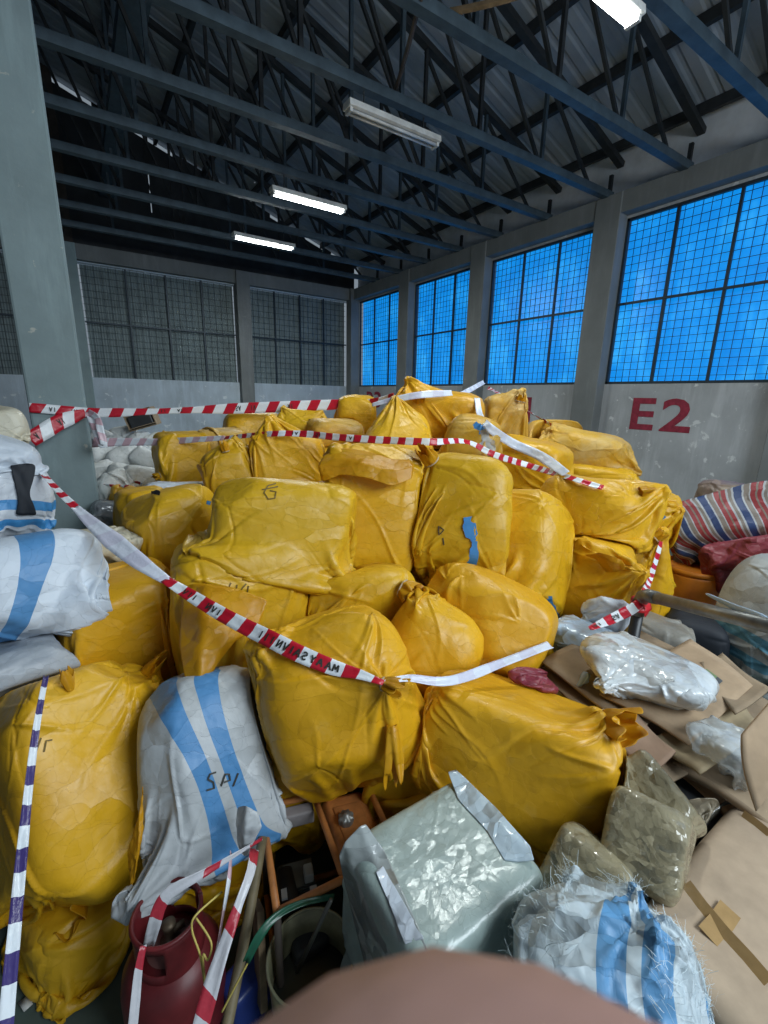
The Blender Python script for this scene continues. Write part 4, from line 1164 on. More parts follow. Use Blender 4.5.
bag('foil', 113, 511, 4.2, .36, .3, .18, 10, -10, 12, 'crumpled grey and black film bag below the parcel heap', mat_wrap('grey_black_film', (.20, .22, .24), .7, .1, .5, 7, 16, 1), 'film_bag', 'bag', n=16, excess=.18)
bag('wsheet', 178, 490, 3.75, .52, .3, .14, 10, -10, 4, 'white plastic sack lying flat behind the sack with the black hole', WHITE, 'white_sack', 'sack', n=16, excess=.15)
ribbon('rope', [(97, 481, 4.6), (110, 486, 4.5), (125, 486, 4.4), (135, 482, 4.4), (142, 484, 4.4)], .04, TAPE_RW, 'red and white rope end lying in the parcel heap', [0, 2, 4, 6], (), .4, 14, None, cat='rope')
# carton on the parcel heap
c = at(146, 427, 5.6); t = tag_thing('carton', tuple(c), 'brown carton standing open on the parcel heap near the back wall', 'box')
t.rotation_euler = (0, -.3, -.35); t.scale = (.75, .75, .75)
MB().box((0, 0, 0), (.42, .34, .012)).box((0, .17, .13), (.42, .012, .28)).box((-.21, 0, .13), (.012, .34, .28)).box((.21, 0, .13), (.012, .34, .28)).box((0, 0, .28), (.42, .34, .012)).build('body', CARDD, t, bevel=.003)
MB().box((0, -.21, .03), (.40, .10, .01)).build('flap', CARDD, t)
MB().box((0, -.02, .12), (.36, .26, .2)).build('dark_fill', DARKGREY, t, bevel=.02)  # added dark block painting in the shade inside the opening

# ------------------------------------------------------------------ right side
def onz(px, py, z):
    dr = FWD + RGT * (px - 384) / FPX - UPV * (py - 512) / FPX
    return EYE + dr * ((z - EYE[2]) / dr[2])
# drum
c = at(694, 566, 3.6); zt = float(c[2])
dr = tag_thing('plastic_drum', (float(c[0]), float(c[1]), 0), 'orange-yellow plastic drum standing under the striped bag', 'drum')
MB().lathe([(.0, .0), (.20, .0), (.225, .03), (.235, zt * .33), (.24, zt * .335), (.24, zt * .37), (.235, zt * .375), (.235, zt * .66), (.24, zt * .665), (.24, zt * .70), (.235, zt * .705), (.23, zt - .05), (.215, zt - .02), (0, zt - .015)], 40).build('body', ORANGEDRUM, dr, True)
MB().lathe([(.205, zt - .03), (.222, zt - .035), (.228, zt - .01), (.222, zt + .01), (.205, zt + .008), (.20, zt - .012), (.205, zt - .03)], 40).build('rim', ORANGEDRUM, dr, True)
bag('RB0', 775, 620, 3.55, .7, .6, .8, 0, 0, 0, 'grey sack low behind the blue-hooped grey sack by the right edge', GREYSACK, 'grey_sack', n=12)
bag('RS2', 745, 500, 4.05, .72, .5, .26, -20, -6, 4, 'dull patterned bundle lying behind the striped bag by the wall', mat_sack_white('faded_patterned_cloth', (.30, .24, .16), (.16, .11, .15)), 'cloth_bundle', 'cloth', n=18, excess=.12)
bag('RS', 735, 524, 3.6, .84, .60, .46, -24, -30, -26, 'woven bag with blue, red and white stripes on the drum by the wall', mat_striped(), 'striped_bag', n=26, k=6, folds=4, fold_amp=.008)
bag('RM', 752, 556, 3.3, .62, .4, .22, -20, -20, -28, 'crumpled maroon plastic wedged between the striped bag and the grey sack', MAROON, 'maroon_plastic_bag', n=20, excess=.16)
bag('RG', 776, 617, 2.9, .58, .55, .80, -30, -14, 0, 'bulging grey woven sack with faint blue hoops cut by the right edge', GREYBLUE, 'grey_sack', 'sack', n=24, k=3)
bag('RD', 694, 636, 3.1, .40, .4, .34, 0, 0, 0, 'black bag in the shade below the drum', DARK, 'black_lump', n=16)
bag('RQ', 655, 640, 2.95, .40, .36, .30, 0, -10, 10, 'grey-green crumpled cloth beside the pipe post', GREYSACK, 'cloth_bundle', 'cloth', n=18, excess=.14)
bag('RW', 608, 610, 2.66, .26, .26, .22, -10, -10, 10, 'rounded white bag beside the pipe post under the pointed flap', WHITE, n=18, k=3)
bag('RF', 583, 637, 2.5, .34, .34, .14, -10, -14, 6, 'crumpled pale blue film at the foot of the slanting sack', mat_wrap('pale_blue_crumpled_film', (.42, .55, .70), .15, .15, .45, 7, 16, .9), 'film_bag', n=18, excess=.18)
bag('RR', 507, 683, 2.15, .34, .3, .26, 0, -6, 10, 'dark maroon bag just above the big front sack', MAROON, 'maroon_bag', n=16)
flapm = MB().grid(np.array([[at(700, 596, 2.05) + (0, 0, .03), at(708, 602, 2.02) + (0, 0, .02), at(722, 606, 1.98) + (0, 0, .03)], [at(730, 603, 1.9), at(732, 610, 1.88), at(738, 614, 1.86)], [at(768, 614, 1.72), at(770, 622, 1.70), at(776, 630, 1.7)]]))
tag(flapm.build('pale_plastic_sheet', BLUEW, None, True, solid=.003, sub=2), 'pale blue plastic sheet lying along the top of the steel pipe', 'sheet')
# pipe rail
rail = tag_thing('steel_railing', (float(PB[0]), float(PB[1]), 0), 'bent grey steel pipe railing coming in from the right edge', 'railing')
a_ = PB - np.array([PB[0], PB[1], 0]); e_ = at(830, 641, 1.5) - np.array([PB[0], PB[1], 0])
dv = (e_ - a_) / np.linalg.norm(e_ - a_); el = [a_ + np.array([0, 0, -.12]), a_ + np.array([0, 0, -.05]), a_ + np.array([0, 0, -.012]) + dv * .02, a_ + dv * .055, a_ + dv * .12]
MB().tube(el, [.034, .036, .036, .036, .034], 16).build('elbow', STEEL, rail, True)
MB().tube([a_ + dv * .1, e_], .030, 16).build('rail', STEEL, rail, True)
MB().tube([a_ + np.array([0, 0, -.1]), np.array([a_[0], a_[1], 0.])], .030, 16).build('post', mat_simple('dark_painted_pipe', (.03, .033, .036), .4, .3), rail, True)
ribbon('tape_knot', [PB + (.036, -.036, -.05), PB + (-.03, -.04, -.055), PB + (-.045, .02, -.06), PB + (.03, .045, -.065), PB + (.045, -.02, -.07), PB + (-.03, -.045, -.08)], .06, mat_simple('red_tape', (.5, .012, .02), .35), 'red tape knotted round the post below the pipe bend', 0, (), .1, 15, world=True, up=(0, -1, .2), cat='tape')
# cardboard sheets
def sheet(corners, zs, label, mat=CARD, name='cardboard_sheet', th=.010, bend=.012, seed=0, cat='cardboard', group='flattened cardboard on the right'):
    Q = np.array([onz(x, y, z) for (x, y), z in zip(corners, zs if hasattr(zs, '__len__') else [zs] * 4)])
    n = 14; r = np.random.default_rng(seed); ph = r.uniform(0, 6, 2); P = np.zeros((n, n, 3))
    for i in range(n):
        for j in range(n):
            u, v = i / (n - 1), j / (n - 1)
            P[i, j] = (Q[0] * (1 - u) + Q[1] * u) * (1 - v) + (Q[3] * (1 - u) + Q[2] * u) * v
            P[i, j, 2] += bend * (math.sin(u * 3.1 + ph[0]) + .7 * math.sin(v * 5 + ph[1]))
    c0 = P.mean((0, 1)); mb = MB().grid(P - c0)
    o = mb.build(name, mat, None, True, solid=th); o.location = c0
    tag(o, label, cat, group); return o, P
buried(60, 1.95, .75, .40, .9, .7, .66, 30, DARKGREY, 'dark bag under the pile of cardboard sheets', None, 'dark_bag')
buried(61, 2.5, .85, .36, .7, .7, .60, 10, DARKGREY, 'dark bag behind the pipe post under the cardboard', None, 'dark_bag')
bag('RK', 640, 785, 1.85, .40, .3, .22, -20, -10, 10, 'black lump added as the shade of the dark gap under the cardboard edge', DARKGREY, 'black_lump', n=18)  # added dark lump that paints the shade of a gap
sheet([(536, 668), (640, 630), (790, 712), (655, 790)], .80, 'lowest broad cardboard sheet under the white milky bag', CARDD, seed=1)
sheet([(598, 730), (630, 706), (676, 750), (653, 778)], (.86, .88, .86, .83), 'reddish brown cardboard flap jutting out right of the puckered sack corner', mat_simple('reddish_cardboard', (.30, .20, .14), .8, 0, .15, 8, .1, .2), seed=2)
sheet([(540, 664), (585, 640), (680, 690), (640, 735)], .845, 'dull cardboard sheet at the left end of the cardboard pile', CARDD, seed=3)
sheet([(655, 735), (742, 705), (768, 738), (700, 775)], .85, 'creased cardboard sheet near the carton flap', mat_simple('khaki_cardboard', (.34, .27, .17), .8, 0, .2, 8, .1, .2), seed=4, bend=.02)
o_s, P_s = sheet([(600, 690), (690, 640), (752, 688), (690, 742)], .885, 'upper cardboard sheet with a green printed band under the milky bag', CARD, seed=5)
q = lambda u, v: P_s[int(u * 13), int(v * 13)] + np.array([0, 0, .010]) - np.array(o_s.location)
MB().grid(np.array([[q(.62, .55), q(.62, .70)], [q(.72, .55), q(.72, .70)], [q(.80, .55), q(.80, .70)]])).build('green_print', mat_simple('faded_green_print', (.16, .25, .12), .7), o_s)
MB().grid(np.array([[q(.60, .74), q(.60, .80)], [q(.70, .74), q(.70, .80)], [q(.80, .74), q(.80, .80)]])).build('dark_print', mat_simple('dark_print', (.08, .09, .10), .7), o_s)
sheet([(700, 664), (722, 655), (770, 690), (735, 715)], .90, 'narrow cardboard strip at the far right of the cardboard pile', CARDD, seed=6)
sheet([(672, 762), (690, 748), (770, 800), (768, 822)], (.80, .80, .78, .76), 'long cardboard edge strip running towards the tall carton', CARDD, seed=7, th=.03)
tag(sheet([(676, 776), (692, 768), (752, 806), (742, 826)], .70, 'x', mat_simple('pale_wood_board', (.50, .30, .15), .7), 'wooden_board', .03, 0, 8, 'board', None)[0], 'pale orange wooden board showing under the cardboard edge', 'board')
bag('RC', 738, 748, 1.62, .26, .22, .08, -20, 0, 0, 'crumpled clear plastic bundle beside the upright carton flap', CLEAR, 'clear_plastic_bag', n=18, excess=.2)
bag('RMk', 645, 666, 2.0, .54, .36, .14, -16, -4, 2, 'milky white plastic bag lying on the cardboard sheets', FILMW, 'milky_plastic_bag', n=24, k=3, excess=.1, tips=(((-.3, -1, -.2), .10, .12),), folds=9)
bag('RFs', 588, 660, 2.02, .14, .08, .035, 0, -20, 4, 'small folded white film packet left of the milky bag', BLUEW, 'film_packet', 'packet', n=10)
# film-wrapped box
buried(63, .76, .77, .165, .50, .44, .32, 2, CARDD, 'brown carton buried under the film-wrapped box', None, 'carton')
o = cloth('film_wrapped_box', (.745, .765, .56), (.48, .42, .46), rotm(.01, 0, 0), WRAPG, n=26, k=12, folds=12, fold_amp=.006, cuts=0, excess=.05, lumps=.012, seed=21)
tag(o, 'box wrapped in grey-green translucent film in the bottom centre', 'box'); WB = SACKS['WB'] = o
BVB = bvh_of([WB])
def onbox(px, py, d):
    p = cast(BVB, px, py, .008)
    if p is None and d < 0: p = onz(px, py, .80)
    return (px, py, d) if p is None else (px, py, float((p - EYE) @ FWD))
def wflap(rows, mat, name='film_flap'):
    mb = MB().grid(fine_grid([[onbox(*p) for p in r_] for r_ in rows], len(name), .003)); mb.v = [tuple(v) for v in child_local(WB, mb.v)]
    return mb.build(name, mat, WB, True, solid=.002, sub=1)
wflap([[(366, 824, 1.34), (360, 826, 1.33), (345, 842, 1.32), (339, 856, 1.33)], [(385, 852, 1.27), (374, 860, 1.25), (352, 872, 1.27), (344, 880, 1.31)], [(402, 890, 1.2), (388, 905, 1.17), (366, 905, 1.22), (352, 912, 1.28)],
       [(418, 925, 1.14), (400, 940, 1.1), (380, 945, 1.16), (360, 945, 1.24)], [(432, 962, 1.08), (410, 975, 1.05), (390, 980, 1.1), (370, 985, 1.2)]], mat_wrap('grey_film', (.30, .33, .33), .2, .12, .45, 7, 16, .9))
wflap([[(376, 872, 1.20), (383, 866, 1.19)], [(390, 905, 1.14), (402, 900, 1.13)], [(405, 945, 1.07), (424, 938, 1.06)]], mat_wrap('white_film', (.62, .68, .76), .1, .12, .45, 7, 16, .9))
wflap([[(448, 772, -1), (456, 770, -1), (464, 777, -1)], [(458, 800, -1), (480, 796, -1), (498, 810, -1)], [(486, 830, -1), (508, 832, -1), (530, 846, -1)], [(504, 860, -1), (518, 862, -1), (534, 860, -1)]], mat_wrap('bluish_film', (.45, .56, .64), .15, .12, .45, 7, 16, .9))
# wrapped parcels
GWP = 'tape-wrapped brown parcels'
# big carton bottom right
o = cloth('carton', (1.44, .06, .385), (.80, .68, .76), rotm(.02, 0, 0), CARTON, n=26, k=14, folds=5, fold_amp=.006, cuts=1, excess=.02, lumps=.012, seed=12, floor=True)
tag(o, 'large dented brown carton sealed with tape in the bottom right corner', 'box'); SACKS['CT'] = o
strokes(SACKS['CT'], [[(684, 886), (700, 908), (722, 935), (745, 960), (766, 985)]], .045, PACKT, 'packing_tape')
strokes(SACKS['CT'], [[(742, 816), (756, 826), (768, 836)]], .035, PACKT, 'packing_tape')
strokes(SACKS['CT'], [[(708, 938), (722, 922), (730, 910)]], .05, PACKT, 'packing_tape')
fl = [at(742, 735, 1.35), at(772, 700, 1.42), at(790, 770, 1.3), at(757, 812, 1.25)]
u_ = np.linspace(0, 1, 8); Pf = np.array([[(fl[0] * (1 - u) + fl[1] * u) * (1 - v) + (fl[3] * (1 - u) + fl[2] * u) * v + FWD * .02 * math.sin(3 * v) for u in u_] for v in u_])
mb = MB().grid(Pf); mb.v = [tuple(v) for v in child_local(SACKS['CT'], mb.v)]; mb.build('raised_flap', CARD, SACKS['CT'], True, solid=.008)
bag('PA', 655, 800, 1.50, .26, .16, .17, -10, -46, 28, 'brown tape-wrapped parcel topmost in the group, partly under the front one', WRAPB, 'wrapped_parcel', 'parcel', GWP, n=18, k=8, folds=5, fold_amp=.006)
bag('PC', 586, 876, 1.38, .22, .2, .22, -10, -40, 8, 'brown tape-wrapped parcel under the yellow corner, beside the film-wrapped box', WRAPB, 'wrapped_parcel', 'parcel', GWP, n=18, k=8, folds=5, fold_amp=.006)
bag('PD', 680, 880, 1.42, .30, .2, .16, -20, -40, -30, 'dark glossy wrapped parcel in the gap beside the tall carton', WRAPK, 'wrapped_parcel', 'parcel', GWP, n=18, k=6, folds=5, fold_amp=.006)
bag('PE', 706, 828, 1.50, .15, .13, .22, -20, -40, 30, 'narrow pale wrapped parcel leaning against the carton', mat_wrap('pale_parcel_wrap', (.40, .35, .26), .2, .1, .30, 34, 70, 1), 'wrapped_parcel', 'parcel', GWP, n=16, k=6, folds=4, fold_amp=.006)
bag('PB', 646, 842, 1.38, .22, .18, .25, -10, -44, -8, 'brown tape-wrapped parcel in front with the brightest glints', WRAPB, 'wrapped_parcel', 'parcel', GWP, n=20, k=7, conform=False, folds=5, fold_amp=.006)
buried(62, 1.45, .55, .30, .6, .5, .55, 20, WRAPK, 'dark wrapped parcel buried under the brown parcels', None, 'wrapped_parcel')
# shredded white sack
TS = bag('TS', 606, 985, 1.10, .42, .38, .32, -12, -52, -28, 'shredded white sack with blue stripes and frayed fibres at the bottom of the photo', WHITE_TORN, 'torn_white_sack', 'sack', n=28, k=3.6, excess=.16, folds=22, fold_amp=.02, tips=(((-.35, -.2, 1), .04, .08), ((.5, -.3, 1), .04, .08)))
fm = MB(); r = np.random.default_rng(5)
Pv = np.array([v.co[:] for v in TS.data.vertices]); Nv = np.array([v.normal[:] for v in TS.data.vertices])
mwt = np.array(TS.matrix_world); Pw = Pv @ mwt[:3, :3].T + mwt[:3, 3]
facing = np.einsum('ij,ij->i', Nv @ mwt[:3, :3].T, EYE - Pw) > 0
dz = (Pw - EYE) @ FWD; sx = 384 + FPX * ((Pw - EYE) @ RGT) / dz; sy = 512 - FPX * ((Pw - EYE) @ UPV) / dz
zone = facing & ((sx < 575) | (sx > 655) | (sy < 900))
for i in r.choice(np.where(zone)[0], 1500):
    p = Pv[i]; n = Nv[i]; tdir = r.normal(size=3) * .7 + np.array([-.5, 0, .6]); tdir -= n * (tdir @ n) * .8; tdir /= np.linalg.norm(tdir)
    L = r.uniform(.010, .034); s = np.cross(tdir, n); s /= np.linalg.norm(s) + 1e-9; w_ = r.uniform(.0002, .0006); cur = r.normal(size=3) * .012
    rows = []
    for t in np.linspace(0, 1, 5):
        q = p + tdir * L * t + n * (.003 + .010 * math.sin(t * 2.4) * r.uniform(.3, 1)) + cur * t * t; rows.append([q - s * w_, q + s * w_])
    fm.grid(np.array(rows))
fo = fm.build('frayed_fibres', mat_simple('white_fibre', (.62, .72, .76), .45, 0, .15), TS); fo['kind'] = 'stuff'
# silvery film scrap
bag('SF', 269, 732, 1.92, .10, .08, .12, 0, -10, 10, 'small crumpled silvery film scrap between the striped sack and the tied sack', mat_wrap('silver_film', (.30, .34, .36), .6, .1, .5, 7, 16, 1), 'film_scrap', 'scrap', n=12, excess=.2)

# ------------------------------------------------------------------ generator, cylinder, bucket, sticks
GZ = .50
G0, G1, G2, G3 = onz(262, 808, GZ), onz(366, 782, GZ), onz(398, 852, GZ), onz(277, 912, GZ)
gc = (G0 + G1 + G2 + G3) / 4
gen = tag_thing('portable_generator', (float(gc[0]), float(gc[1]), 0), 'portable generator in an orange tube frame below the tied sack', 'generator')
gl = lambda p: np.array(p) - np.array([gc[0], gc[1], 0])
top = [gl(p) for p in (G0, G1, G2, G3)]; bot = [t_ * np.array([1, 1, 0]) + np.array([0, 0, .05]) for t_ in top]
for k in range(4):
    MB().tube([top[k], top[(k + 1) % 4]], .0125, 12).build('frame_tube', ORANGE, gen, True)
    MB().tube([bot[k], bot[(k + 1) % 4]], .0125, 12).build('frame_tube', ORANGE, gen, True)
    MB().tube([bot[k] - np.array([0, 0, .04]), top[k]], .0125, 12).build('frame_tube', RUST_AND_SHADE if k in (0, 3) else ORANGE, gen, True)  # left legs coloured dark brown in place of the shade there
lerp = lambda a, b, t: a * (1 - t) + b * t
m0, m1 = lerp(top[0], top[1], .48), lerp(top[3], top[2], .52)
MB().tube([m0, m1], .0125, 12).build('frame_tube', ORANGE, gen, True)
# fuel tank: rounded slab between the cross tube and the right side
tq = [lerp(m0, top[1], .12), lerp(m0, top[1], .92), lerp(m1, top[2], .92), lerp(m1, top[2], .12)]
def slab(q, z0, z1, name, mat, bev=.02):
    m = MB(); i = 0
    m.v = [tuple(p * np.array([1, 1, 0]) + np.array([0, 0, z0])) for p in q] + [tuple(p * np.array([1, 1, 0]) + np.array([0, 0, z1])) for p in q]
    m.f = [(3, 2, 1, 0), (4, 5, 6, 7)] + [(k, (k + 1) % 4, 4 + (k + 1) % 4, 4 + k) for k in range(4)]
    return m.build(name, mat, gen, True, bevel=bev)
slab(tq, .34, .475, 'fuel_tank', ORANGE, .025)
tc = sum(tq) / 4
inn = [lerp(p, tc, .35) for p in tq]; slab(inn, .47, .481, 'tank_panel', ORANGE, .006)
cp = onz(346, 819, .49) - np.array([gc[0], gc[1], 0])
capm = MB(); nlobe = 48; prof = []
for (rr, z) in [(.030, .478), (.030, .500), (.026, .508), (.012, .510), (.011, .515), (.0, .516)]:
    for k in range(nlobe):
        a = 2 * PI * k / nlobe; q_ = rr * (1 + (.10 * math.cos(8 * a) if z > .48 and rr > .02 else 0)); capm.v.append((cp[0] + q_ * math.cos(a), cp[1] + q_ * math.sin(a), z))
for i in range(5):
    for k in range(nlobe): capm.f.append((i * nlobe + k, i * nlobe + (k + 1) % nlobe, (i + 1) * nlobe + (k + 1) % nlobe, (i + 1) * nlobe + k))
capm.build('fuel_cap', ZINC, gen, True)
# engine parts in the open left half
eq = [lerp(top[0], m0, .15), lerp(top[0], m0, .85), lerp(top[3], m1, .85), lerp(top[3], m1, .2)]
slab([lerp(p, sum(eq) / 4, .1) for p in eq], .06, .22, 'engine_block', DARKGREY, .02)
ec = sum(eq) / 4; ex = (eq[1] - eq[0]) / np.linalg.norm(eq[1] - eq[0]); ey = (eq[3] - eq[0]) / np.linalg.norm(eq[3] - eq[0])
Re = np.stack([ex, np.cross((0, 0, 1), ex), (0, 0, 1)], 1)
P3 = lambda u, v, z: ec * np.array([1, 1, 0]) + ex * u + ey * v + np.array([0, 0, z])
mm = MB()
for k in range(7): mm.box(P3(.0, -.03, .23 + k * .014), (.11, .10, .006), Re)
mm.build('cylinder_fins', mat_simple('grey_cast_metal', (.16, .17, .15), .5, .5), gen, bevel=.001)
MB().tube([P3(-.05, -.06, .30), P3(-.05, .08, .30)], .035, 20).build('muffler', mat_simple('dark_muffler', (.05, .045, .04), .6, .4), gen, True)
MB().box(P3(.03, .0, .345), (.035, .05, .04), Re).build('spark_plug_cap', mat_simple('pale_grey_plastic', (.35, .37, .34), .5), gen, bevel=.006)
MB().box(P3(-.07, .05, .345), (.02, .035, .01), Re).box(P3(.035, .055, .33), (.025, .025, .01), Re).build('white_label', LAMPW, gen)
MB().tube([P3(.02, .04, .25), P3(.03, .09, .22), P3(.03, .14, .12)], .012, 10).build('exhaust_pipe', RUST_AND_SHADE, gen, True)
MB().bar(lerp(top[0], m0, .1) + ey * .03 + np.array([0, 0, -.05]), lerp(top[0], m0, .95) + ey * .03 + np.array([0, 0, -.05]), .05, .06).build('control_panel', mat_simple('greyish_panel', (.30, .27, .27), .5), gen, bevel=.006)

# gas cylinder
cc = at(167, 912, 1.40); ch = float(cc[2])
gas = tag_thing('gas_cylinder', (float(cc[0]), float(cc[1]), 0), 'dark red gas cylinder with an open collar standing at the bottom left', 'gas cylinder')
B_ = ch - .14
MB().lathe([(0, .03), (.09, .03), (.13, .05), (.150, .10), (.152, .14), (.152, B_ - .11), (.145, B_ - .06), (.12, B_ - .02), (.07, B_ + .01), (.03, B_ + .018), (0, B_ + .02)], 48).build('body', RED, gas, True)
MB().lathe([(.11, .0), (.125, .0), (.125, .06), (.11, .06), (.11, 0)], 40).build('foot_ring', RED, gas, True)
# collar with two hand holes
cm = MB(); nn = 72
for (zz) in np.linspace(B_ - .03, ch, 7):
    for k in range(nn): a = 2 * PI * k / nn; cm.v.append((.098 * math.cos(a), .098 * math.sin(a), zz))
for i in range(6):
    for k in range(nn):
        a = (k + .5) / nn * 2 * PI; hole = 2 <= i <= 4 and (abs((a - .9 + PI) % (2 * PI) - PI) < .45 or abs((a - 4.0 + PI) % (2 * PI) - PI) < .45)
        if not hole: cm.f.append((i * nn + k, i * nn + (k + 1) % nn, (i + 1) * nn + (k + 1) % nn, (i + 1) * nn + k))
cm.build('collar', RED, gas, True, solid=.004)
MB().tube([(.098 * math.cos(a), .098 * math.sin(a), ch) for a in np.linspace(0, 2 * PI, 49)], .007, 8).build('collar_rim', RED, gas, True)
MB().lathe([(.03, B_ + .01), (.03, B_ + .03), (.016, B_ + .035), (.016, B_ + .075), (.02, B_ + .08), (.02, B_ + .095), (0, B_ + .097)], 20).tube([(0, 0, B_ + .06), (.045, 0, B_ + .06)], .011, 12).build('valve', mat_simple('tarnished_brass', (.16, .12, .08), .5, .5), gas, True)
MB().lathe([(.07, B_ + .012), (.055, B_ + .022), (.03, B_ + .02)], 32).build('neck_plate', mat_simple('worn_red_paint', (.22, .10, .09), .5), gas, True)

# bucket
bc = at(311, 955, 1.48); bh = float(bc[2])
bk = tag_thing('tin_bucket', (float(bc[0]), float(bc[1]), 0), 'old olive tin can standing open beside the film-wrapped box', 'bucket')
MB().lathe([(0, 0), (.115, 0), (.12, .004), (.132, bh * .5), (.140, bh), (.137, bh), (.129, bh * .5), (.116, .012), (0, .012)], 48).build('body', OLIVE, bk, True)
MB().tube([(.140 * math.cos(a), .140 * math.sin(a), bh) for a in np.linspace(0, 2 * PI, 49)], .005, 8).build('rim', mat_simple('worn_tin_rim', (.34, .34, .22), .4, .3), bk, True)
MB().lathe([(0, bh * .55), (.131, bh * .55)], 40).build('dark_fill', mat_simple('near_black_fill', (.02, .022, .018), .35), bk, True)  # near-black disc about halfway up inside the can
for k, a in enumerate((.9, 4.04)):
    MB().box((.142 * math.cos(a), .142 * math.sin(a), bh - .035), (.012, .03, .04), np.array(Matrix.Rotation(a, 3, 'Z'))).build('ear', OLIVE, bk, bevel=.003)
sa, sb = at(331, 900, 1.36), at(297, 972, 1.50)
tag(MB().tube([sa, sb], .007, 10).build('metal_rod', mat_simple('dark_rod', (.09, .09, .08), .4, .5), None, True), 'thin dark rod standing in the olive tin can', 'rod')
# sticks and clutter left of the bucket
pa, pb = at(263, 838, 1.62), at(228, 1020, 1.30)
dirn_ = (pb - pa) / np.linalg.norm(pb - pa); pe = pb + dirn_ * max(0, (pb[2] - .02) / max(.05, -dirn_[2]))
tag(MB().tube([pa + (pe - pa) * t + np.array([.004 * math.sin(9 * t), .004 * math.cos(7 * t), 0]) for t in np.linspace(0, 1, 12)], .017, 12).build('wooden_pole', mat_simple('olive_bamboo', (.20, .16, .09), .6, 0, .3, 12), None, True), 'olive brown wooden pole leaning beside the red and white tape ends', 'pole')
pa, pb = onz(258, 905, .42), onz(262, 1005, .10)
tag(MB().bar(pa, pb, .06, .025).build('wooden_plank', WOODR, bevel=.003), 'dark reddish wooden plank between the pole and the tin can', 'plank')
ribbon('green_strap', [(334, 896, 1.5), (300, 904, 1.45), (275, 917, 1.40), (258, 938, 1.36), (246, 962, 1.34)], [.016, .018, .020, .028, .022], GREEN, 'green plastic strap curling past the olive tin can', .3, (), .3, 16, None, cat='strap')
def string(name, pts, r_, mat, label, cat='string'):
    W = [at(*p) for p in pts]; S = []
    for i in range(len(W) - 1):
        p0, p1, p2, p3 = W[max(i - 1, 0)], W[i], W[i + 1], W[min(i + 2, len(W) - 1)]
        for t in np.linspace(0, 1, 6, endpoint=False): S.append(.5 * (2 * p1 + (p2 - p0) * t + (2 * p0 - 5 * p1 + 4 * p2 - p3) * t * t + (3 * p1 - p0 - 3 * p2 + p3) * t ** 3))
    S.append(W[-1]); return tag(MB().tube(S, r_, 6).build(name, mat, None, True), label, cat)
string('string', [(277, 912, 1.42), (255, 950, 1.36), (236, 985, 1.32), (222, 1012, 1.3)], .003, STRAW, 'yellow-green string hanging from the generator frame past the pole')
string('string', [(222, 892, 1.36), (196, 915, 1.28), (192, 930, 1.27), (200, 955, 1.26), (205, 985, 1.25), (203, 955, 1.25), (208, 960, 1.25), (211, 942, 1.26), (196, 918, 1.28)], .003, STRAW, 'yellow plastic string looped over the gas cylinder rim')
cb = onz(246, 990, .10)
o = cloth('blue_container', cb, (.16, .12, .18), rotm(.3, 0, 0), mat_simple('dark_blue_plastic', (.02, .04, .20), .35), k=8, n=12, excess=.01, seed=77, conform=False, register=False, folds=0); tag(o, 'small dark blue plastic container on the floor behind the pole', 'container')
bag('FD', 18, 945, 1.75, .36, .3, .22, 0, 0, 0, 'dark navy bag on the floor at the bottom left edge', NAVY, 'dark_bag', n=14)
o = MB().grid(np.array([[onz(18, 1003, .012), onz(28, 995, .02)], [onz(24, 1012, .02), onz(33, 1004, .012)]])).build('paper_scrap', LAMPW, None, True, solid=.001); tag(o, 'small white paper scrap on the floor at the bottom left', 'paper')
# tape ends round the cylinder and the tail of the striped sack
ribbon('barrier_tape', [(262, 838, 1.50), (240, 851, 1.42), (205, 872, 1.32), (172, 890, 1.28), (160, 905, 1.27), (154, 925, 1.27), (149, 945, 1.30)], [.012, .015, .02, .035, .038, .036, .03], TAPE_PALE, 'red and white tape slanting from the sack tail into the cylinder collar', [.9, .8, .6, .2, .1, .1, .1], (), .2, 17)
ribbon('barrier_tape', [(143, 945, 1.26), (138, 970, 1.24), (135, 1000, 1.22), (131, 1040, 1.2)], [.018, .022, .026, .026], TAPE_PALE, 'red and white tape hanging down left of the gas cylinder', .4, (), .2, 18)
ribbon('barrier_tape', [(254, 850, 1.44), (250, 872, 1.36), (238, 905, 1.30), (225, 945, 1.25), (212, 985, 1.2), (198, 1035, 1.16)], [.03, .03, .028, .035, .045, .045], TAPE_PALE, 'broad red and white tape end hanging beside the wooden pole', [.2, .4, .6, .2, 0, .3], (), .3, 19)
ribbon('barrier_tape', [(230, 852, 1.42), (228, 880, 1.36), (222, 915, 1.3), (216, 950, 1.26), (206, 1000, 1.2), (202, 1035, 1.18)], [.02, .02, .015, .012, .03, .04], TAPE_FADED, 'thin twisted pale tape strand right of the gas cylinder', [.9, .9, 1.2, .9, .3, .2], (), .3, 20)
flap('D', [[(238, 808, 1.52), (247, 805, 1.5), (258, 812, 1.5)], [(236, 825, 1.49), (245, 828, 1.46), (262, 826, 1.47)], [(238, 842, 1.48), (244, 848, 1.46), (252, 845, 1.46)], [(241, 853, 1.47), (244, 857, 1.46), (248, 854, 1.46)]], WHITE_STR, 'twisted_tail')

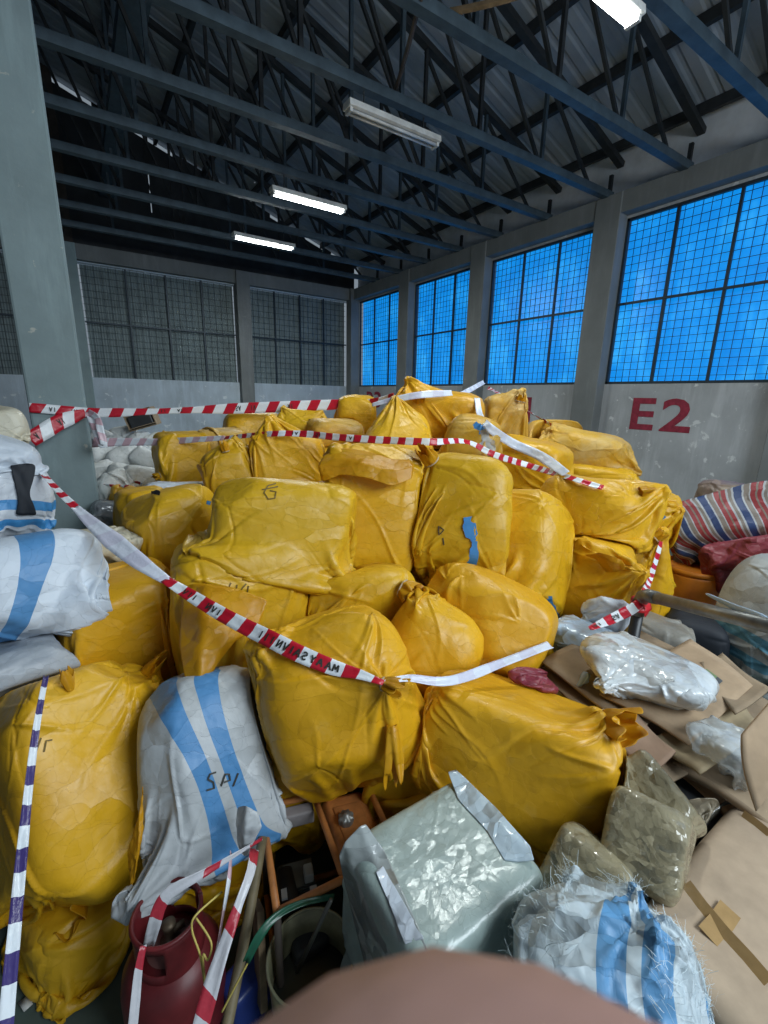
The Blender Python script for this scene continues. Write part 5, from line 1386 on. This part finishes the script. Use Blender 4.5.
# ------------------------------------------------------------------ the photographer's finger, just under the lens
def cs(x, y, z): return EYE + RGT * x + UPV * y + FWD * z
hv, he, hr = [], [], []
def chain(root, pts):
    prev = root
    for (p, r_) in pts:
        hv.append(cs(*p)); hr.append(r_); i = len(hv) - 1
        if prev is not None: he.append((prev, i))
        prev = i
    return prev
chain(None, [((.034, -.190, -.010), .026)])                       # wrist
chain(0, [((.028, -.155, -.008), .028), ((.020, -.120, -.004), .030)])   # palm
PALM = 2
chain(PALM, [((.008, -.090, .000), .012), ((.004, -.064, .002), .0112), ((.0022, -.038, .0020), .0108), ((.0014, -.0170, .0020), .0106), ((.0012, -.0118, .0022), .0074)])   # forefinger, its tip just under the lens
chain(PALM, [((.024, -.092, .010), .0125), ((.028, -.080, .026), .0105), ((.030, -.088, .040), .009), ((.030, -.100, .044), .008)])
chain(PALM, [((.037, -.098, .010), .012), ((.043, -.088, .025), .010), ((.045, -.096, .037), .0085), ((.045, -.107, .041), .0075)])
chain(PALM, [((.048, -.108, .008), .0105), ((.055, -.100, .020), .009), ((.057, -.107, .030), .0075), ((.057, -.116, .033), .0065)])
chain(1, [((-.002, -.138, .004), .016), ((-.018, -.115, .012), .012), ((-.022, -.094, .018), .0105), ((-.022, -.078, .022), .009)])  # thumb
c0 = np.mean(hv, 0); me = bpy.data.meshes.new('hand'); me.from_pydata([tuple(map(float, p - c0)) for p in hv], he, [])
hand = link('hand', me, None); hand.location = c0 + UPV * .0029 + FWD * .0022
sk = hand.modifiers.new('skin', 'SKIN'); sk.use_smooth_shade = True
for i, r_ in enumerate(hr): me.skin_vertices[0].data[i].radius = (r_, r_)
for v in me.skin_vertices[0].data: v.use_root = False
me.skin_vertices[0].data[0].use_root = True
sb_ = hand.modifiers.new('sub', 'SUBSURF'); sb_.levels = 2; sb_.render_levels = 2
dg = bpy.context.evaluated_depsgraph_get(); dg.update()
m2 = bpy.data.meshes.new_from_object(hand.evaluated_get(dg), depsgraph=dg); hand.modifiers.clear(); hand.data = m2; m2.name = 'hand'
for v in m2.vertices:      # a broad, flattened finger pad
    k_ = Vector(RGT); off = v.co.dot(k_) + float(c0 @ RGT) - .0012
    if off < .016: v.co = v.co + k_ * (off * 1.25 + .0012)
m2.polygons.foreach_set('use_smooth', [True] * len(m2.polygons)); m2.materials.clear(); m2.materials.append(SKIN)
tag(hand, 'out-of-focus fingertip of a hand just under the lens at the bottom edge', 'hand')

# ------------------------------------------------------------------ light
w = bpy.data.worlds.new('world'); SC.world = w; w.use_nodes = True
bg = w.node_tree.nodes['Background']; bg.inputs['Color'].default_value = (.72, .86, 1.0, 1); bg.inputs['Strength'].default_value = .25
ld = bpy.data.lights.new('doorway_daylight', 'AREA'); ld.shape = 'RECTANGLE'; ld.size = 3.6; ld.size_y = 2.2; ld.energy = 285; ld.color = (.82, .93, 1)
lo = bpy.data.objects.new('doorway_daylight', ld); COL.objects.link(lo); lo.location = (2.9, -2.8, 4.3)
lo.rotation_euler = (Vector((1.6, 3.2, .6)) - Vector(lo.location)).to_track_quat('-Z', 'Y').to_euler()
SC.view_settings.view_transform = 'Standard'; SC.view_settings.look = 'None'; SC.view_settings.gamma = 1; SC.view_settings.use_curve_mapping = False
SC.view_settings.exposure = 0.15
SC.cycles.use_denoising = True
